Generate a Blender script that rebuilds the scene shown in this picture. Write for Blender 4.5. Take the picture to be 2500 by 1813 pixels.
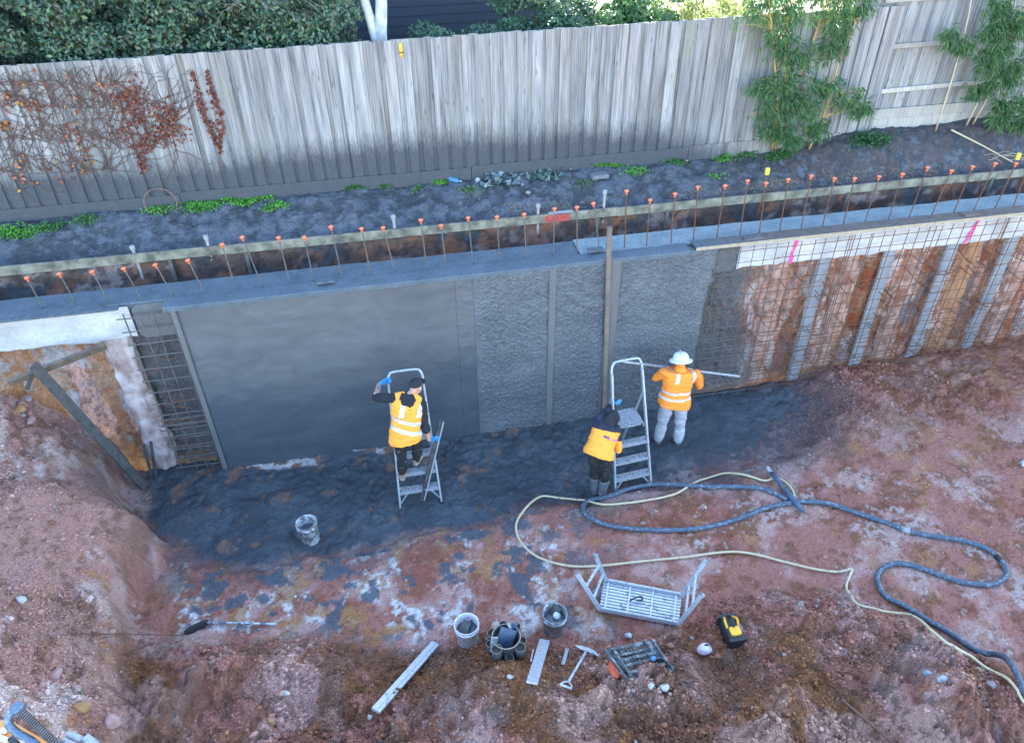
import bpy, bmesh, math, random
import numpy as np
from mathutils import Vector, Matrix

for _o in list(bpy.data.objects):
    bpy.data.objects.remove(_o)
SC = bpy.context.scene
COL = SC.collection
R = math.radians
rng = np.random.default_rng(11)
random.seed(5)

# ------------------------------------------------------------------ camera
CAM = np.array([0.0, -9.37, 8.6])
F_PX, PITCH, YAW, ROLL = 1862.6, R(37.7115), R(10.8765), R(-0.62326)
_fw = np.array([math.sin(YAW)*math.cos(PITCH), math.cos(YAW)*math.cos(PITCH), -math.sin(PITCH)])
_rt = np.array([math.cos(YAW), -math.sin(YAW), 0.0])
_up = np.cross(_rt, _fw)
_r2 = math.cos(ROLL)*_rt + math.sin(ROLL)*_up
_u2 = -math.sin(ROLL)*_rt + math.cos(ROLL)*_up
cd = bpy.data.cameras.new('camera')
cam = bpy.data.objects.new('camera', cd)
COL.objects.link(cam)
cd.sensor_fit = 'HORIZONTAL'; cd.sensor_width = 36.0
cd.lens = 36.0*F_PX/2500.0
cd.clip_start = 0.1; cd.clip_end = 600.0
M = Matrix(((_r2[0], _u2[0], -_fw[0], CAM[0]), (_r2[1], _u2[1], -_fw[1], CAM[1]), (_r2[2], _u2[2], -_fw[2], CAM[2]), (0, 0, 0, 1)))
cam.matrix_world = M
SC.camera = cam

# ------------------------------------------------------------------ light
SUN_EL, SUN_AZ = R(24.0), R(28.0)      # low sun beyond the fence: azimuth measured from +Y towards +X
SKY_STRENGTH, SUN_STRENGTH, EXPOSURE = 0.15, 4.0, 2.95
w = bpy.data.worlds.new('World'); SC.world = w; w.use_nodes = True
nt = w.node_tree
bg = nt.nodes['Background']
sky = nt.nodes.new('ShaderNodeTexSky'); sky.sky_type = 'NISHITA'; sky.sun_disc = False
sky.sun_elevation = SUN_EL; sky.sun_rotation = SUN_AZ
sky.air_density = 1.0; sky.dust_density = 0.4; sky.ozone_density = 1.4
nt.links.new(sky.outputs[0], bg.inputs[0]); bg.inputs[1].default_value = SKY_STRENGTH
sd = bpy.data.lights.new('sun', 'SUN'); sd.energy = SUN_STRENGTH; sd.angle = R(0.5); sd.color = (1.0, 0.93, 0.82)
sun = bpy.data.objects.new('sun', sd); COL.objects.link(sun)
_sdir = Vector((math.sin(SUN_AZ)*math.cos(SUN_EL), math.cos(SUN_AZ)*math.cos(SUN_EL), math.sin(SUN_EL)))
sun.rotation_euler = _sdir.to_track_quat('Z', 'Y').to_euler(); sun.location = (10, 20, 20)
SC.view_settings.view_transform = 'Standard'; SC.view_settings.look = 'None'
SC.view_settings.exposure = EXPOSURE; SC.view_settings.gamma = 1.0
SC.view_settings.use_curve_mapping = False

# ------------------------------------------------------------------ survey helpers
KD = 2500.0/2268.0
def ray(x, y):
    return _fw + _r2*(x-1250.0)/F_PX - _u2*(y-906.5)/F_PX
def at_z(x, y, z):           # survey: sight line meets the level z
    d = ray(x*KD, y*KD); return CAM + d*(z-CAM[2])/d[2]
def at_y(x, y, Y):           # survey: sight line meets the vertical plane Y
    d = ray(x*KD, y*KD); return CAM + d*(Y-CAM[1])/d[1]

# ------------------------------------------------------------------ numpy noise
_perm = rng.permutation(4096)
_rv = rng.random(4096)
def _hash(ix, iy, s):
    return _perm[(ix*73 + _perm[(iy*151 + s*977) & 4095]) & 4095]
def vnoise(x, y, s=0):
    ix = np.floor(x).astype(np.int64); iy = np.floor(y).astype(np.int64)
    fx = x-ix; fy = y-iy
    fx = fx*fx*fx*(fx*(fx*6-15)+10); fy = fy*fy*fy*(fy*(fy*6-15)+10)
    a = _rv[_hash(ix, iy, s)]; b = _rv[_hash(ix+1, iy, s)]
    c = _rv[_hash(ix, iy+1, s)]; d = _rv[_hash(ix+1, iy+1, s)]
    return (a*(1-fx)+b*fx)*(1-fy) + (c*(1-fx)+d*fx)*fy
def fbm(x, y, s=0, o=4, g=0.5):
    v = 0; a = 1; t = 0
    cx, cy = x, y
    for i in range(o):
        v = v + a*vnoise(cx, cy, s+i*7); t += a; a *= g
        cx, cy = (cx*1.6-cy*1.2)+3.1, (cx*1.2+cy*1.6)-1.7
    return v/t
def worley(x, y, s=0):
    ix = np.floor(x).astype(np.int64); iy = np.floor(y).astype(np.int64)
    f1 = np.full(np.shape(x), 9.0); idr = np.zeros(np.shape(x))
    for dx in (-1, 0, 1):
        for dy in (-1, 0, 1):
            h = _hash(ix+dx, iy+dy, s)
            px = ix+dx+_rv[h]; py = iy+dy+_rv[(h*7+13) & 4095]
            d = (px-x)**2+(py-y)**2
            m = d < f1
            f1 = np.where(m, d, f1); idr = np.where(m, _rv[(h*3+5) & 4095], idr)
    return np.sqrt(f1), idr
def sst(a, b, x):
    t = np.clip((x-a)/(b-a), 0, 1); return t*t*(3-2*t)
def sdf_poly(px, py, poly):
    P = np.asarray(poly, float); n = len(P)
    d = np.full(px.shape, 1e9); inside = np.zeros(px.shape, bool)
    for i in range(n):
        a = P[i]; b = P[(i+1) % n]; e = b-a
        wx = px-a[0]; wy = py-a[1]
        t = np.clip((wx*e[0]+wy*e[1])/(e@e+1e-12), 0, 1)
        d = np.minimum(d, (wx-e[0]*t)**2+(wy-e[1]*t)**2)
        c = (a[1] > py) != (b[1] > py)
        xi = a[0]+(py-a[1])*e[0]/(e[1] if abs(e[1]) > 1e-12 else 1e-12)
        inside ^= c & (px < xi)
    d = np.sqrt(d)
    return np.where(inside, -d, d)

# ------------------------------------------------------------------ materials
MATS = {}
def nodes_of(name):
    m = bpy.data.materials.new(name); m.use_nodes = True
    t = m.node_tree; p = t.nodes['Principled BSDF']
    MATS[name] = m
    return m, t, p
def N(t, typ, **kw):
    n = t.nodes.new(typ)
    for k, v in kw.items():
        if k.startswith('i_'):
            key = k[2:]
            n.inputs[int(key) if key.isdigit() else key].default_value = v
        else:
            setattr(n, k, v)
    return n
def c4(c): return (c[0], c[1], c[2], 1.0)
def ramp(t, fac, stops):
    r = N(t, 'ShaderNodeValToRGB'); e = r.color_ramp.elements
    while len(e) < len(stops): e.new(0.5)
    for el, (p, c) in zip(e, stops):
        el.position = p; el.color = c4(c) if not isinstance(c, (int, float)) else (c, c, c, 1)
    if fac is not None: t.links.new(fac, r.inputs[0])
    return r
def mixc(t, fac, a, b, mode='MIX'):
    m = N(t, 'ShaderNodeMix', data_type='RGBA', blend_type=mode)
    for s, v in ((0, fac), (6, a), (7, b)):
        if isinstance(v, (int, float)): m.inputs[s].default_value = v
        elif isinstance(v, tuple): m.inputs[s].default_value = c4(v)
        else: t.links.new(v, m.inputs[s])
    return m.outputs[2]
def math_(t, op, a, b=0.0, clamp=False):
    m = N(t, 'ShaderNodeMath', operation=op, use_clamp=clamp)
    for s, v in ((0, a), (1, b)):
        if isinstance(v, (int, float)): m.inputs[s].default_value = v
        else: t.links.new(v, m.inputs[s])
    return m.outputs[0]
def maprange(t, v, a, b, c=0.0, d=1.0):
    m = N(t, 'ShaderNodeMapRange'); t.links.new(v, m.inputs[0])
    for i, x in enumerate((a, b, c, d)): m.inputs[i+1].default_value = x
    return m.outputs[0]
def noise(t, vec, scale, detail=4, rough=0.55):
    n = N(t, 'ShaderNodeTexNoise'); n.inputs['Scale'].default_value = scale
    n.inputs['Detail'].default_value = detail; n.inputs['Roughness'].default_value = rough
    if vec is not None: t.links.new(vec, n.inputs['Vector'])
    return n.outputs[0]
def geo_pos(t):
    return N(t, 'ShaderNodeNewGeometry').outputs['Position']
def scaled(t, vec, s):
    m = N(t, 'ShaderNodeMapping'); m.inputs['Scale'].default_value = s
    t.links.new(vec, m.inputs['Vector']); return m.outputs[0]
def bump(t, p, h, strength, dist=0.01):
    b = N(t, 'ShaderNodeBump'); b.inputs['Strength'].default_value = strength; b.inputs['Distance'].default_value = dist
    t.links.new(h, b.inputs['Height']); t.links.new(b.outputs[0], p.inputs['Normal'])
def simple(name, c1, c2=None, scale=8.0, rough=0.6, metal=0.0, bmp=0.0, bscale=60.0, lo=0.35, hi=0.65, obj=True, spec=0.5):
    """two-tone mottled surface with fine relief, in the object's own coordinates"""
    m, t, p = nodes_of(name)
    vec = N(t, 'ShaderNodeTexCoord').outputs['Object'] if obj else geo_pos(t)
    n = noise(t, vec, scale, 5)
    r = ramp(t, n, [(lo, c1), (hi, c2 or c1)])
    t.links.new(r.outputs[0], p.inputs['Base Color'])
    p.inputs['Roughness'].default_value = rough; p.inputs['Metallic'].default_value = metal
    p.inputs['Specular IOR Level'].default_value = spec
    if bmp: bump(t, p, noise(t, vec, bscale, 4), bmp)
    return m
def splashed(name, base, base2, spl, scale=14.0, thr=0.55, rough=0.45, metal=0.0, spl_rough=0.85):
    """worn surface with dried cement splashes of their own shape"""
    m, t, p = nodes_of(name)
    vec = geo_pos(t)
    n = noise(t, vec, scale, 6, 0.65)
    mask = maprange(t, n, thr-0.03, thr+0.04)
    b = ramp(t, noise(t, vec, scale*2.3, 3), [(0.35, base), (0.65, base2)]).outputs[0]
    c = mixc(t, mask, b, spl)
    t.links.new(c, p.inputs['Base Color'])
    t.links.new(maprange(t, mask, 0, 1, rough, spl_rough), p.inputs['Roughness'])
    if metal: t.links.new(maprange(t, mask, 0, 1, metal, 0.0), p.inputs['Metallic'])
    bump(t, p, n, 0.3, 0.004)
    return m
def attr_mat(name, rough=0.9, vary=0.35, nscale=45.0, bmp=0.6, bscale=70.0, bdist=0.02, wet=True, spec=0.35):
    """pigment from the mesh's own soil map, broken up by fine grain"""
    m, t, p = nodes_of(name)
    a = N(t, 'ShaderNodeAttribute', attribute_name='Col')
    vec = geo_pos(t)
    n1 = noise(t, vec, nscale, 6, 0.65)
    n1 = math_(t, 'ADD', math_(t, 'MULTIPLY', n1, 0.55), math_(t, 'MULTIPLY', noise(t, vec, nscale*2.6, 4, 0.7), 0.45))
    v = maprange(t, n1, 0.34, 0.66, 1-vary, 1+vary)
    vv = N(t, 'ShaderNodeCombineColor'); [t.links.new(v, vv.inputs[i]) for i in range(3)]
    c = mixc(t, 1.0, a.outputs['Color'], vv.outputs[0], 'MULTIPLY')
    t.links.new(c, p.inputs['Base Color'])
    if wet: t.links.new(maprange(t, a.outputs['Alpha'], 0, 1, rough, 0.42), p.inputs['Roughness'])
    else: p.inputs['Roughness'].default_value = rough
    p.inputs['Specular IOR Level'].default_value = spec
    n2 = noise(t, vec, bscale, 6, 0.7)
    bump(t, p, n2, bmp, bdist)
    return m

attr_mat('soil', vary=0.5, nscale=38, bmp=1.0, bscale=48, bdist=0.035)
attr_mat('bank_soil', vary=0.45, nscale=30, bmp=0.9, bscale=40, bdist=0.03)
attr_mat('cut_soil', vary=0.5, nscale=26, bmp=1.0, bscale=30, bdist=0.04)
attr_mat('rubble', vary=0.3, nscale=60, bmp=0.3)

def leaf_mat(name, rough=0.5, trans=0.25):
    m, t, p = nodes_of(name)
    a = N(t, 'ShaderNodeAttribute', attribute_name='Col')
    t.links.new(a.outputs['Color'], p.inputs['Base Color'])
    p.inputs['Roughness'].default_value = rough
    tr = N(t, 'ShaderNodeBsdfTranslucent'); t.links.new(a.outputs['Color'], tr.inputs[0])
    mx = N(t, 'ShaderNodeMixShader'); mx.inputs[0].default_value = trans
    out = t.nodes['Material Output']
    t.links.new(p.outputs[0], mx.inputs[1]); t.links.new(tr.outputs[0], mx.inputs[2]); t.links.new(mx.outputs[0], out.inputs[0])
    return m
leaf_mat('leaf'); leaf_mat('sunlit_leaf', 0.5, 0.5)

def paling_mat(name, light, mid, dark, stain):
    m, t, p = nodes_of(name)
    pos = geo_pos(t)
    oi = N(t, 'ShaderNodeObjectInfo')
    off = N(t, 'ShaderNodeCombineXYZ'); t.links.new(math_(t, 'MULTIPLY', oi.outputs['Random'], 90.0), off.inputs[2])
    v = N(t, 'ShaderNodeVectorMath', operation='ADD'); t.links.new(pos, v.inputs[0]); t.links.new(off.outputs[0], v.inputs[1])
    vec = v.outputs[0]
    grain = noise(t, scaled(t, vec, (48, 48, 1.1)), 1.0, 6, 0.75)
    broad = noise(t, scaled(t, vec, (9, 9, 0.9)), 1.0, 4, 0.6)
    g = math_(t, 'ADD', math_(t, 'MULTIPLY', grain, 0.62), math_(t, 'MULTIPLY', broad, 0.38))
    c = ramp(t, g, [(0.34, dark), (0.46, mid), (0.60, light)]).outputs[0]
    # knots
    vo = N(t, 'ShaderNodeTexVoronoi'); vo.inputs['Scale'].default_value = 1.0
    t.links.new(scaled(t, vec, (11, 11, 2.6)), vo.inputs['Vector'])
    kn = maprange(t, vo.outputs['Distance'], 0.05, 0.16, 1, 0)
    c = mixc(t, math_(t, 'MULTIPLY', kn, 0.6), c, (dark[0]*0.7, dark[1]*0.62, dark[2]*0.55))
    tint = maprange(t, oi.outputs['Random'], 0, 1, 0.74, 1.08)
    tv = N(t, 'ShaderNodeCombineColor'); [t.links.new(tint, tv.inputs[i]) for i in range(3)]
    c = mixc(t, 1.0, c, tv.outputs[0], 'MULTIPLY')
    warm = maprange(t, noise(t, scaled(t, vec, (7, 7, 0.6)), 1.0, 3), 0.5, 0.68, 0, 0.55)
    c = mixc(t, warm, c, mixc(t, 1.0, c, (1.0, 0.86, 0.74), 'MULTIPLY'))
    # algae
    al = maprange(t, noise(t, scaled(t, vec, (2.0, 2.0, 0.7)), 1.0, 3), 0.60, 0.72, 0, 0.4)
    c = mixc(t, al, c, (0.24, 0.25, 0.11))
    if stain:   # cement overspray along the foot of the boards
        sx = N(t, 'ShaderNodeSeparateXYZ'); t.links.new(pos, sx.inputs[0])
        edge = noise(t, scaled(t, pos, (5, 5, 2.0)), 1.0, 4)
        fine = noise(t, scaled(t, vec, (46, 46, 11)), 1.0, 4, 0.7)
        low = noise(t, scaled(t, pos, (0.35, 0.35, 0.1)), 1.0, 1)
        h = math_(t, 'ADD', sx.outputs[2], math_(t, 'MULTIPLY', edge, -0.30))
        h = math_(t, 'ADD', h, math_(t, 'MULTIPLY', fine, -0.55))
        h = math_(t, 'ADD', h, math_(t, 'MULTIPLY', low, -0.35))
        fade = maprange(t, sx.outputs[0], 4.6, 7.0, 0, 1.0)
        h = math_(t, 'ADD', h, fade)
        ms = maprange(t, h, 3.36, 3.74, 0.95, 0)
        sp = ramp(t, noise(t, pos, 60, 3), [(0.3, (0.048, 0.054, 0.064)), (0.7, (0.082, 0.089, 0.10))]).outputs[0]
        c = mixc(t, ms, c, sp)
    t.links.new(c, p.inputs['Base Color']); p.inputs['Roughness'].default_value = 0.85
    p.inputs['Specular IOR Level'].default_value = 0.25
    bump(t, p, g, 0.5, 0.006)
    return m
paling_mat('weathered_paling', (0.40, 0.40, 0.395), (0.235, 0.235, 0.24), (0.075, 0.075, 0.08), True)
paling_mat('rail_wood', (0.52, 0.50, 0.46), (0.40, 0.38, 0.35), (0.24, 0.22, 0.20), False)

def concrete(name, c1, c2, streak, bmp, bscale, rough=0.7, fine=0.25):
    m, t, p = nodes_of(name)
    pos = geo_pos(t)
    n = noise(t, scaled(t, pos, streak), 1.0, 5, 0.6)
    n2 = noise(t, pos, bscale, 5, 0.7)
    c = ramp(t, n, [(0.3, c1), (0.7, c2)]).outputs[0]
    v = maprange(t, n2, 0.25, 0.75, 1-fine, 1+fine)
    vv = N(t, 'ShaderNodeCombineColor'); [t.links.new(v, vv.inputs[i]) for i in range(3)]
    c = mixc(t, 1.0, c, vv.outputs[0], 'MULTIPLY')
    t.links.new(c, p.inputs['Base Color']); p.inputs['Roughness'].default_value = rough
    bump(t, p, n2, bmp, 0.008)
    return m
m = concrete('trowelled_concrete', (0.090, 0.096, 0.105), (0.135, 0.137, 0.142), (0.7, 1, 2.6), 0.22, 60, 0.6, 0.18)
# lower lifts are still damp and only roughly floated
t = m.node_tree; p = t.nodes['Principled BSDF']; src = p.inputs['Base Color'].links[0].from_socket
pos = geo_pos(t); sx = N(t, 'ShaderNodeSeparateXYZ'); t.links.new(pos, sx.inputs[0])
sw_ = N(t, 'ShaderNodeTexNoise'); sw_.inputs['Scale'].default_value = 1.0; sw_.inputs['Detail'].default_value = 5; sw_.inputs['Distortion'].default_value = 2.2; t.links.new(scaled(t, pos, (1.6, 1, 3.4)), sw_.inputs['Vector'])
sv = maprange(t, sw_.outputs[0], 0.3, 0.7, 0.88, 1.12); svc = N(t, 'ShaderNodeCombineColor'); [t.links.new(sv, svc.inputs[i]) for i in range(3)]
src = mixc(t, 1.0, src, svc.outputs[0], 'MULTIPLY')
hh = math_(t, 'ADD', sx.outputs[2], math_(t, 'MULTIPLY', noise(t, scaled(t, pos, (0.8, 1, 1.8)), 1.0, 5, 0.6), -1.5))
hh = math_(t, 'ADD', hh, math_(t, 'MULTIPLY', noise(t, pos, 16, 4, 0.7), -0.5))
dm = maprange(t, hh, 0.15, 0.95, 1, 0)
t.links.new(mixc(t, dm, src, mixc(t, 1.0, src, (0.60, 0.70, 0.80), 'MULTIPLY')), p.inputs['Base Color'])
t.links.new(maprange(t, dm, 0, 1, 0.66, 0.48), p.inputs['Roughness'])
concrete('sprayed_concrete', (0.078, 0.090, 0.103), (0.138, 0.150, 0.164), (1.1, 1, 2.2), 1.0, 48, 0.58, 0.6)
concrete('wet_crown', (0.072, 0.098, 0.122), (0.115, 0.148, 0.172), (3, 3, 3), 0.5, 30, 0.6, 0.4)
concrete('pale_crown', (0.16, 0.205, 0.22), (0.25, 0.30, 0.315), (3, 4, 3), 0.5, 30, 0.7, 0.4)
concrete('white_concrete', (0.40, 0.385, 0.375), (0.62, 0.61, 0.60), (2.2, 1, 3.0), 0.5, 22, 0.8, 0.16)
concrete('strip_grey', (0.19, 0.205, 0.225), (0.30, 0.315, 0.335), (4, 1, 1.5), 0.2, 40, 0.6, 0.15)
concrete('batten_smear', (0.11, 0.112, 0.115), (0.155, 0.155, 0.155), (5, 5, 1), 0.3, 60, 0.75, 0.2)

simple('rust_steel', (0.10, 0.05, 0.032), (0.19, 0.09, 0.055), 30, 0.7, 0.2, 0.3, 120)
simple('grey_steel', (0.10, 0.095, 0.09), (0.18, 0.165, 0.155), 30, 0.6, 0.3, 0.2, 120)
simple('orange_plastic', (0.72, 0.15, 0.06), (0.82, 0.23, 0.11), 20, 0.45)
simple('yellow_plastic', (0.85, 0.68, 0.06), (0.75, 0.58, 0.08), 20, 0.45)
simple('old_timber', (0.10, 0.095, 0.078), (0.29, 0.27, 0.205), 6, 0.8, 0, 0.3, 50, obj=False)
simple('brown_plank', (0.085, 0.07, 0.06), (0.17, 0.125, 0.09), 9, 0.75, 0, 0.3, 60, obj=False)
simple('dark_plank', (0.05, 0.052, 0.056), (0.095, 0.092, 0.09), 9, 0.75, 0, 0.3, 60, obj=False)
simple('plywood', (0.33, 0.27, 0.19), (0.42, 0.35, 0.26), 12, 0.75, 0, 0.2, 60)
simple('stake', (0.30, 0.31, 0.32), (0.40, 0.41, 0.42), 20, 0.6, 0.2, 0.2, 60)
simple('pink_paint', (0.95, 0.05, 0.30), (0.95, 0.12, 0.40), 20, 0.6)
simple('red_paint', (0.36, 0.05, 0.045), (0.45, 0.09, 0.075), 20, 0.6)
splashed('splashed_aluminium', (0.38, 0.41, 0.44), (0.48, 0.51, 0.54), (0.22, 0.235, 0.25), 40, 0.57, 0.4, 0.35)
splashed('splashed_step', (0.30, 0.32, 0.34), (0.52, 0.54, 0.56), (0.15, 0.16, 0.17), 36, 0.53, 0.45, 0.25)
splashed('screed_metal', (0.44, 0.47, 0.50), (0.55, 0.58, 0.60), (0.26, 0.27, 0.28), 10, 0.60, 0.4, 0.4)
splashed('hose_rubber', (0.05, 0.075, 0.105), (0.085, 0.118, 0.155), (0.22, 0.255, 0.295), 22, 0.57, 0.5)
splashed('hose_pale', (0.30, 0.31, 0.32), (0.38, 0.39, 0.40), (0.14, 0.15, 0.16), 9, 0.55, 0.5)
splashed('yellow_hose', (0.55, 0.44, 0.26), (0.62, 0.52, 0.33), (0.24, 0.20, 0.15), 12, 0.61, 0.45)
splashed('white_bucket', (0.62, 0.60, 0.64), (0.72, 0.71, 0.73), (0.30, 0.30, 0.31), 20, 0.60, 0.4)
splashed('grey_bucket', (0.16, 0.17, 0.175), (0.22, 0.23, 0.235), (0.60, 0.62, 0.63), 16, 0.58, 0.5)
splashed('slurry_bucket', (0.40, 0.42, 0.44), (0.60, 0.62, 0.64), (0.14, 0.15, 0.16), 14, 0.50, 0.45)
simple('slurry', (0.06, 0.075, 0.095), (0.09, 0.105, 0.125), 12, 0.25, 0, 0.3, 40)
simple('dark_canvas', (0.035, 0.036, 0.04), (0.08, 0.075, 0.07), 25, 0.85, 0, 0.3, 90)
simple('tan_trim', (0.38, 0.32, 0.23), (0.30, 0.25, 0.18), 25, 0.8)
simple('blue_tool', (0.05, 0.08, 0.13), (0.08, 0.12, 0.18), 14, 0.5)
splashed('dark_steel_step', (0.05, 0.055, 0.055), (0.09, 0.095, 0.095), (0.24, 0.26, 0.26), 14, 0.55, 0.55)
simple('black_plastic', (0.012, 0.012, 0.013), (0.025, 0.025, 0.027), 20, 0.5)
simple('battery_yellow', (0.85, 0.47, 0.03), (0.80, 0.42, 0.03), 20, 0.4)
simple('orange_wrapper', (0.70, 0.09, 0.03), (0.80, 0.16, 0.05), 18, 0.3)
simple('lilac_wrap', (0.62, 0.48, 0.62), (0.75, 0.68, 0.75), 14, 0.4)
simple('excavator_orange', (0.80, 0.33, 0.07), (0.72, 0.28, 0.06), 6, 0.4)
simple('excavator_black', (0.03, 0.035, 0.04), (0.05, 0.05, 0.055), 10, 0.5)
simple('excavator_cream', (0.78, 0.66, 0.50), (0.70, 0.58, 0.42), 10, 0.5)
splashed('pipe_blue', (0.12, 0.17, 0.23), (0.16, 0.21, 0.27), (0.42, 0.45, 0.48), 12, 0.57, 0.4, 0.3)
simple('spring_steel', (0.13, 0.115, 0.11), (0.20, 0.18, 0.17), 12, 0.5, 0.3)
splashed('hi_vis', (1.0, 0.26, 0.025), (1.0, 0.32, 0.035), (0.55, 0.22, 0.10), 22, 0.68, 0.8)
splashed('hi_vis_amber', (1.0, 0.35, 0.035), (1.0, 0.41, 0.05), (0.62, 0.30, 0.12), 22, 0.68, 0.8)
simple('reflective', (0.62, 0.58, 0.60), (0.72, 0.70, 0.72), 30, 0.4, 0.1)
simple('dark_hoodie', (0.012, 0.013, 0.018), (0.022, 0.023, 0.03), 10, 0.9, 0, 0.2, 100)
simple('navy_cloth', (0.014, 0.018, 0.035), (0.022, 0.027, 0.05), 10, 0.9, 0, 0.2, 100)
splashed('black_trousers', (0.010, 0.010, 0.012), (0.02, 0.02, 0.022), (0.09, 0.095, 0.10), 20, 0.60, 0.9)
splashed('grey_trousers', (0.36, 0.36, 0.40), (0.46, 0.46, 0.50), (0.22, 0.22, 0.23), 18, 0.62, 0.9)
simple('tan_boot', (0.42, 0.31, 0.22), (0.20, 0.17, 0.15), 14, 0.7, 0, 0.2, 80)
simple('gum_boot', (0.07, 0.085, 0.10), (0.16, 0.175, 0.19), 12, 0.5, 0, 0.2, 60)
simple('white_gaiter', (0.52, 0.55, 0.58), (0.36, 0.38, 0.40), 14, 0.6, 0, 0.2, 60)
simple('grey_boot', (0.09, 0.10, 0.11), (0.16, 0.17, 0.18), 14, 0.6)
simple('skin', (0.52, 0.29, 0.21), (0.58, 0.34, 0.25), 12, 0.55)
simple('tattooed_skin', (0.16, 0.12, 0.12), (0.50, 0.30, 0.24), 26, 0.55, lo=0.45, hi=0.6)
simple('blue_glove', (0.02, 0.22, 0.50), (0.06, 0.32, 0.60), 14, 0.45)
splashed('white_hat', (0.62, 0.64, 0.62), (0.70, 0.72, 0.70), (0.40, 0.42, 0.41), 26, 0.58, 0.5)
simple('cap_cloth', (0.012, 0.014, 0.018), (0.02, 0.022, 0.028), 10, 0.85)
simple('purple_print', (0.16, 0.05, 0.16), (0.22, 0.08, 0.22), 30, 0.7)
simple('pink_print', (0.65, 0.22, 0.35), (0.60, 0.18, 0.32), 30, 0.7)
simple('navy_board', (0.012, 0.022, 0.045), (0.016, 0.028, 0.055), 3, 0.55)
simple('roof_metal', (0.10, 0.11, 0.12), (0.13, 0.14, 0.15), 3, 0.5)
simple('birch_bark', (0.38, 0.40, 0.41), (0.60, 0.61, 0.60), 9, 0.8, 0, 0.3, 40)
simple('brown_bark', (0.10, 0.075, 0.06), (0.18, 0.14, 0.11), 14, 0.9, 0, 0.4, 40)
simple('grey_twig', (0.20, 0.17, 0.15), (0.30, 0.27, 0.24), 14, 0.9)
simple('vine_twig', (0.085, 0.05, 0.042), (0.15, 0.085, 0.065), 14, 0.9)
simple('bamboo_cane', (0.50, 0.30, 0.09), (0.58, 0.40, 0.15), 8, 0.5)
simple('pale_cane', (0.48, 0.38, 0.24), (0.55, 0.46, 0.32), 8, 0.6)
simple('straw', (0.24, 0.17, 0.11), (0.36, 0.27, 0.18), 8, 0.9)
simple('rusty_wire', (0.24, 0.11, 0.085), (0.32, 0.17, 0.14), 20, 0.6)
simple('blue_plastic', (0.05, 0.17, 0.36), (0.08, 0.22, 0.42), 12, 0.3)
simple('brick_grey', (0.14, 0.15, 0.17), (0.19, 0.20, 0.215), 20, 0.9, 0, 0.4, 60)
simple('pale_stone', (0.42, 0.40, 0.38), (0.62, 0.58, 0.54), 9, 0.9, 0, 0.6, 40)
simple('pink_stone', (0.36, 0.21, 0.18), (0.48, 0.31, 0.27), 9, 0.9, 0, 0.6, 40)
simple('ochre_stone', (0.30, 0.16, 0.06), (0.42, 0.24, 0.11), 9, 0.9, 0, 0.6, 40)
simple('grey_stone', (0.22, 0.19, 0.18), (0.34, 0.30, 0.28), 9, 0.9, 0, 0.6, 40)
simple('pier_concrete', (0.27, 0.12, 0.08), (0.50, 0.34, 0.28), 5, 0.85, 0, 0.8, 24, obj=False)
simple('pier_orange', (0.36, 0.17, 0.08), (0.44, 0.24, 0.13), 4, 0.85, 0, 0.6, 20, obj=False)
simple('pier_white', (0.26, 0.17, 0.15), (0.56, 0.48, 0.47), 4, 0.85, 0, 0.9, 22, obj=False)
simple('lawn', (0.25, 0.27, 0.14), (0.40, 0.40, 0.26), 3, 0.95, 0, 0.4, 50, obj=False)
simple('paving', (0.55, 0.53, 0.50), (0.66, 0.64, 0.60), 3, 0.9, 0, 0.2, 40, obj=False)

# form board: bare brown film-faced ply to the right, cement-wet towards the shot wall
m, t, p = nodes_of('form_board')
pos = geo_pos(t); sx = N(t, 'ShaderNodeSeparateXYZ'); t.links.new(pos, sx.inputs[0])
bare = ramp(t, noise(t, pos, 9, 4), [(0.35, (0.105, 0.082, 0.072)), (0.65, (0.16, 0.13, 0.115))]).outputs[0]
wetc = ramp(t, noise(t, pos, 14, 4), [(0.35, (0.068, 0.092, 0.115)), (0.65, (0.11, 0.14, 0.165))]).outputs[0]
f = math_(t, 'ADD', sx.outputs[0], math_(t, 'MULTIPLY', noise(t, pos, 5, 4), 1.4))
c = mixc(t, maprange(t, f, 5.2, 6.6, 0, 1), wetc, bare)
t.links.new(c, p.inputs['Base Color']); p.inputs['Roughness'].default_value = 0.55
bump(t, p, noise(t, pos, 60, 4), 0.3, 0.005)

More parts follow.
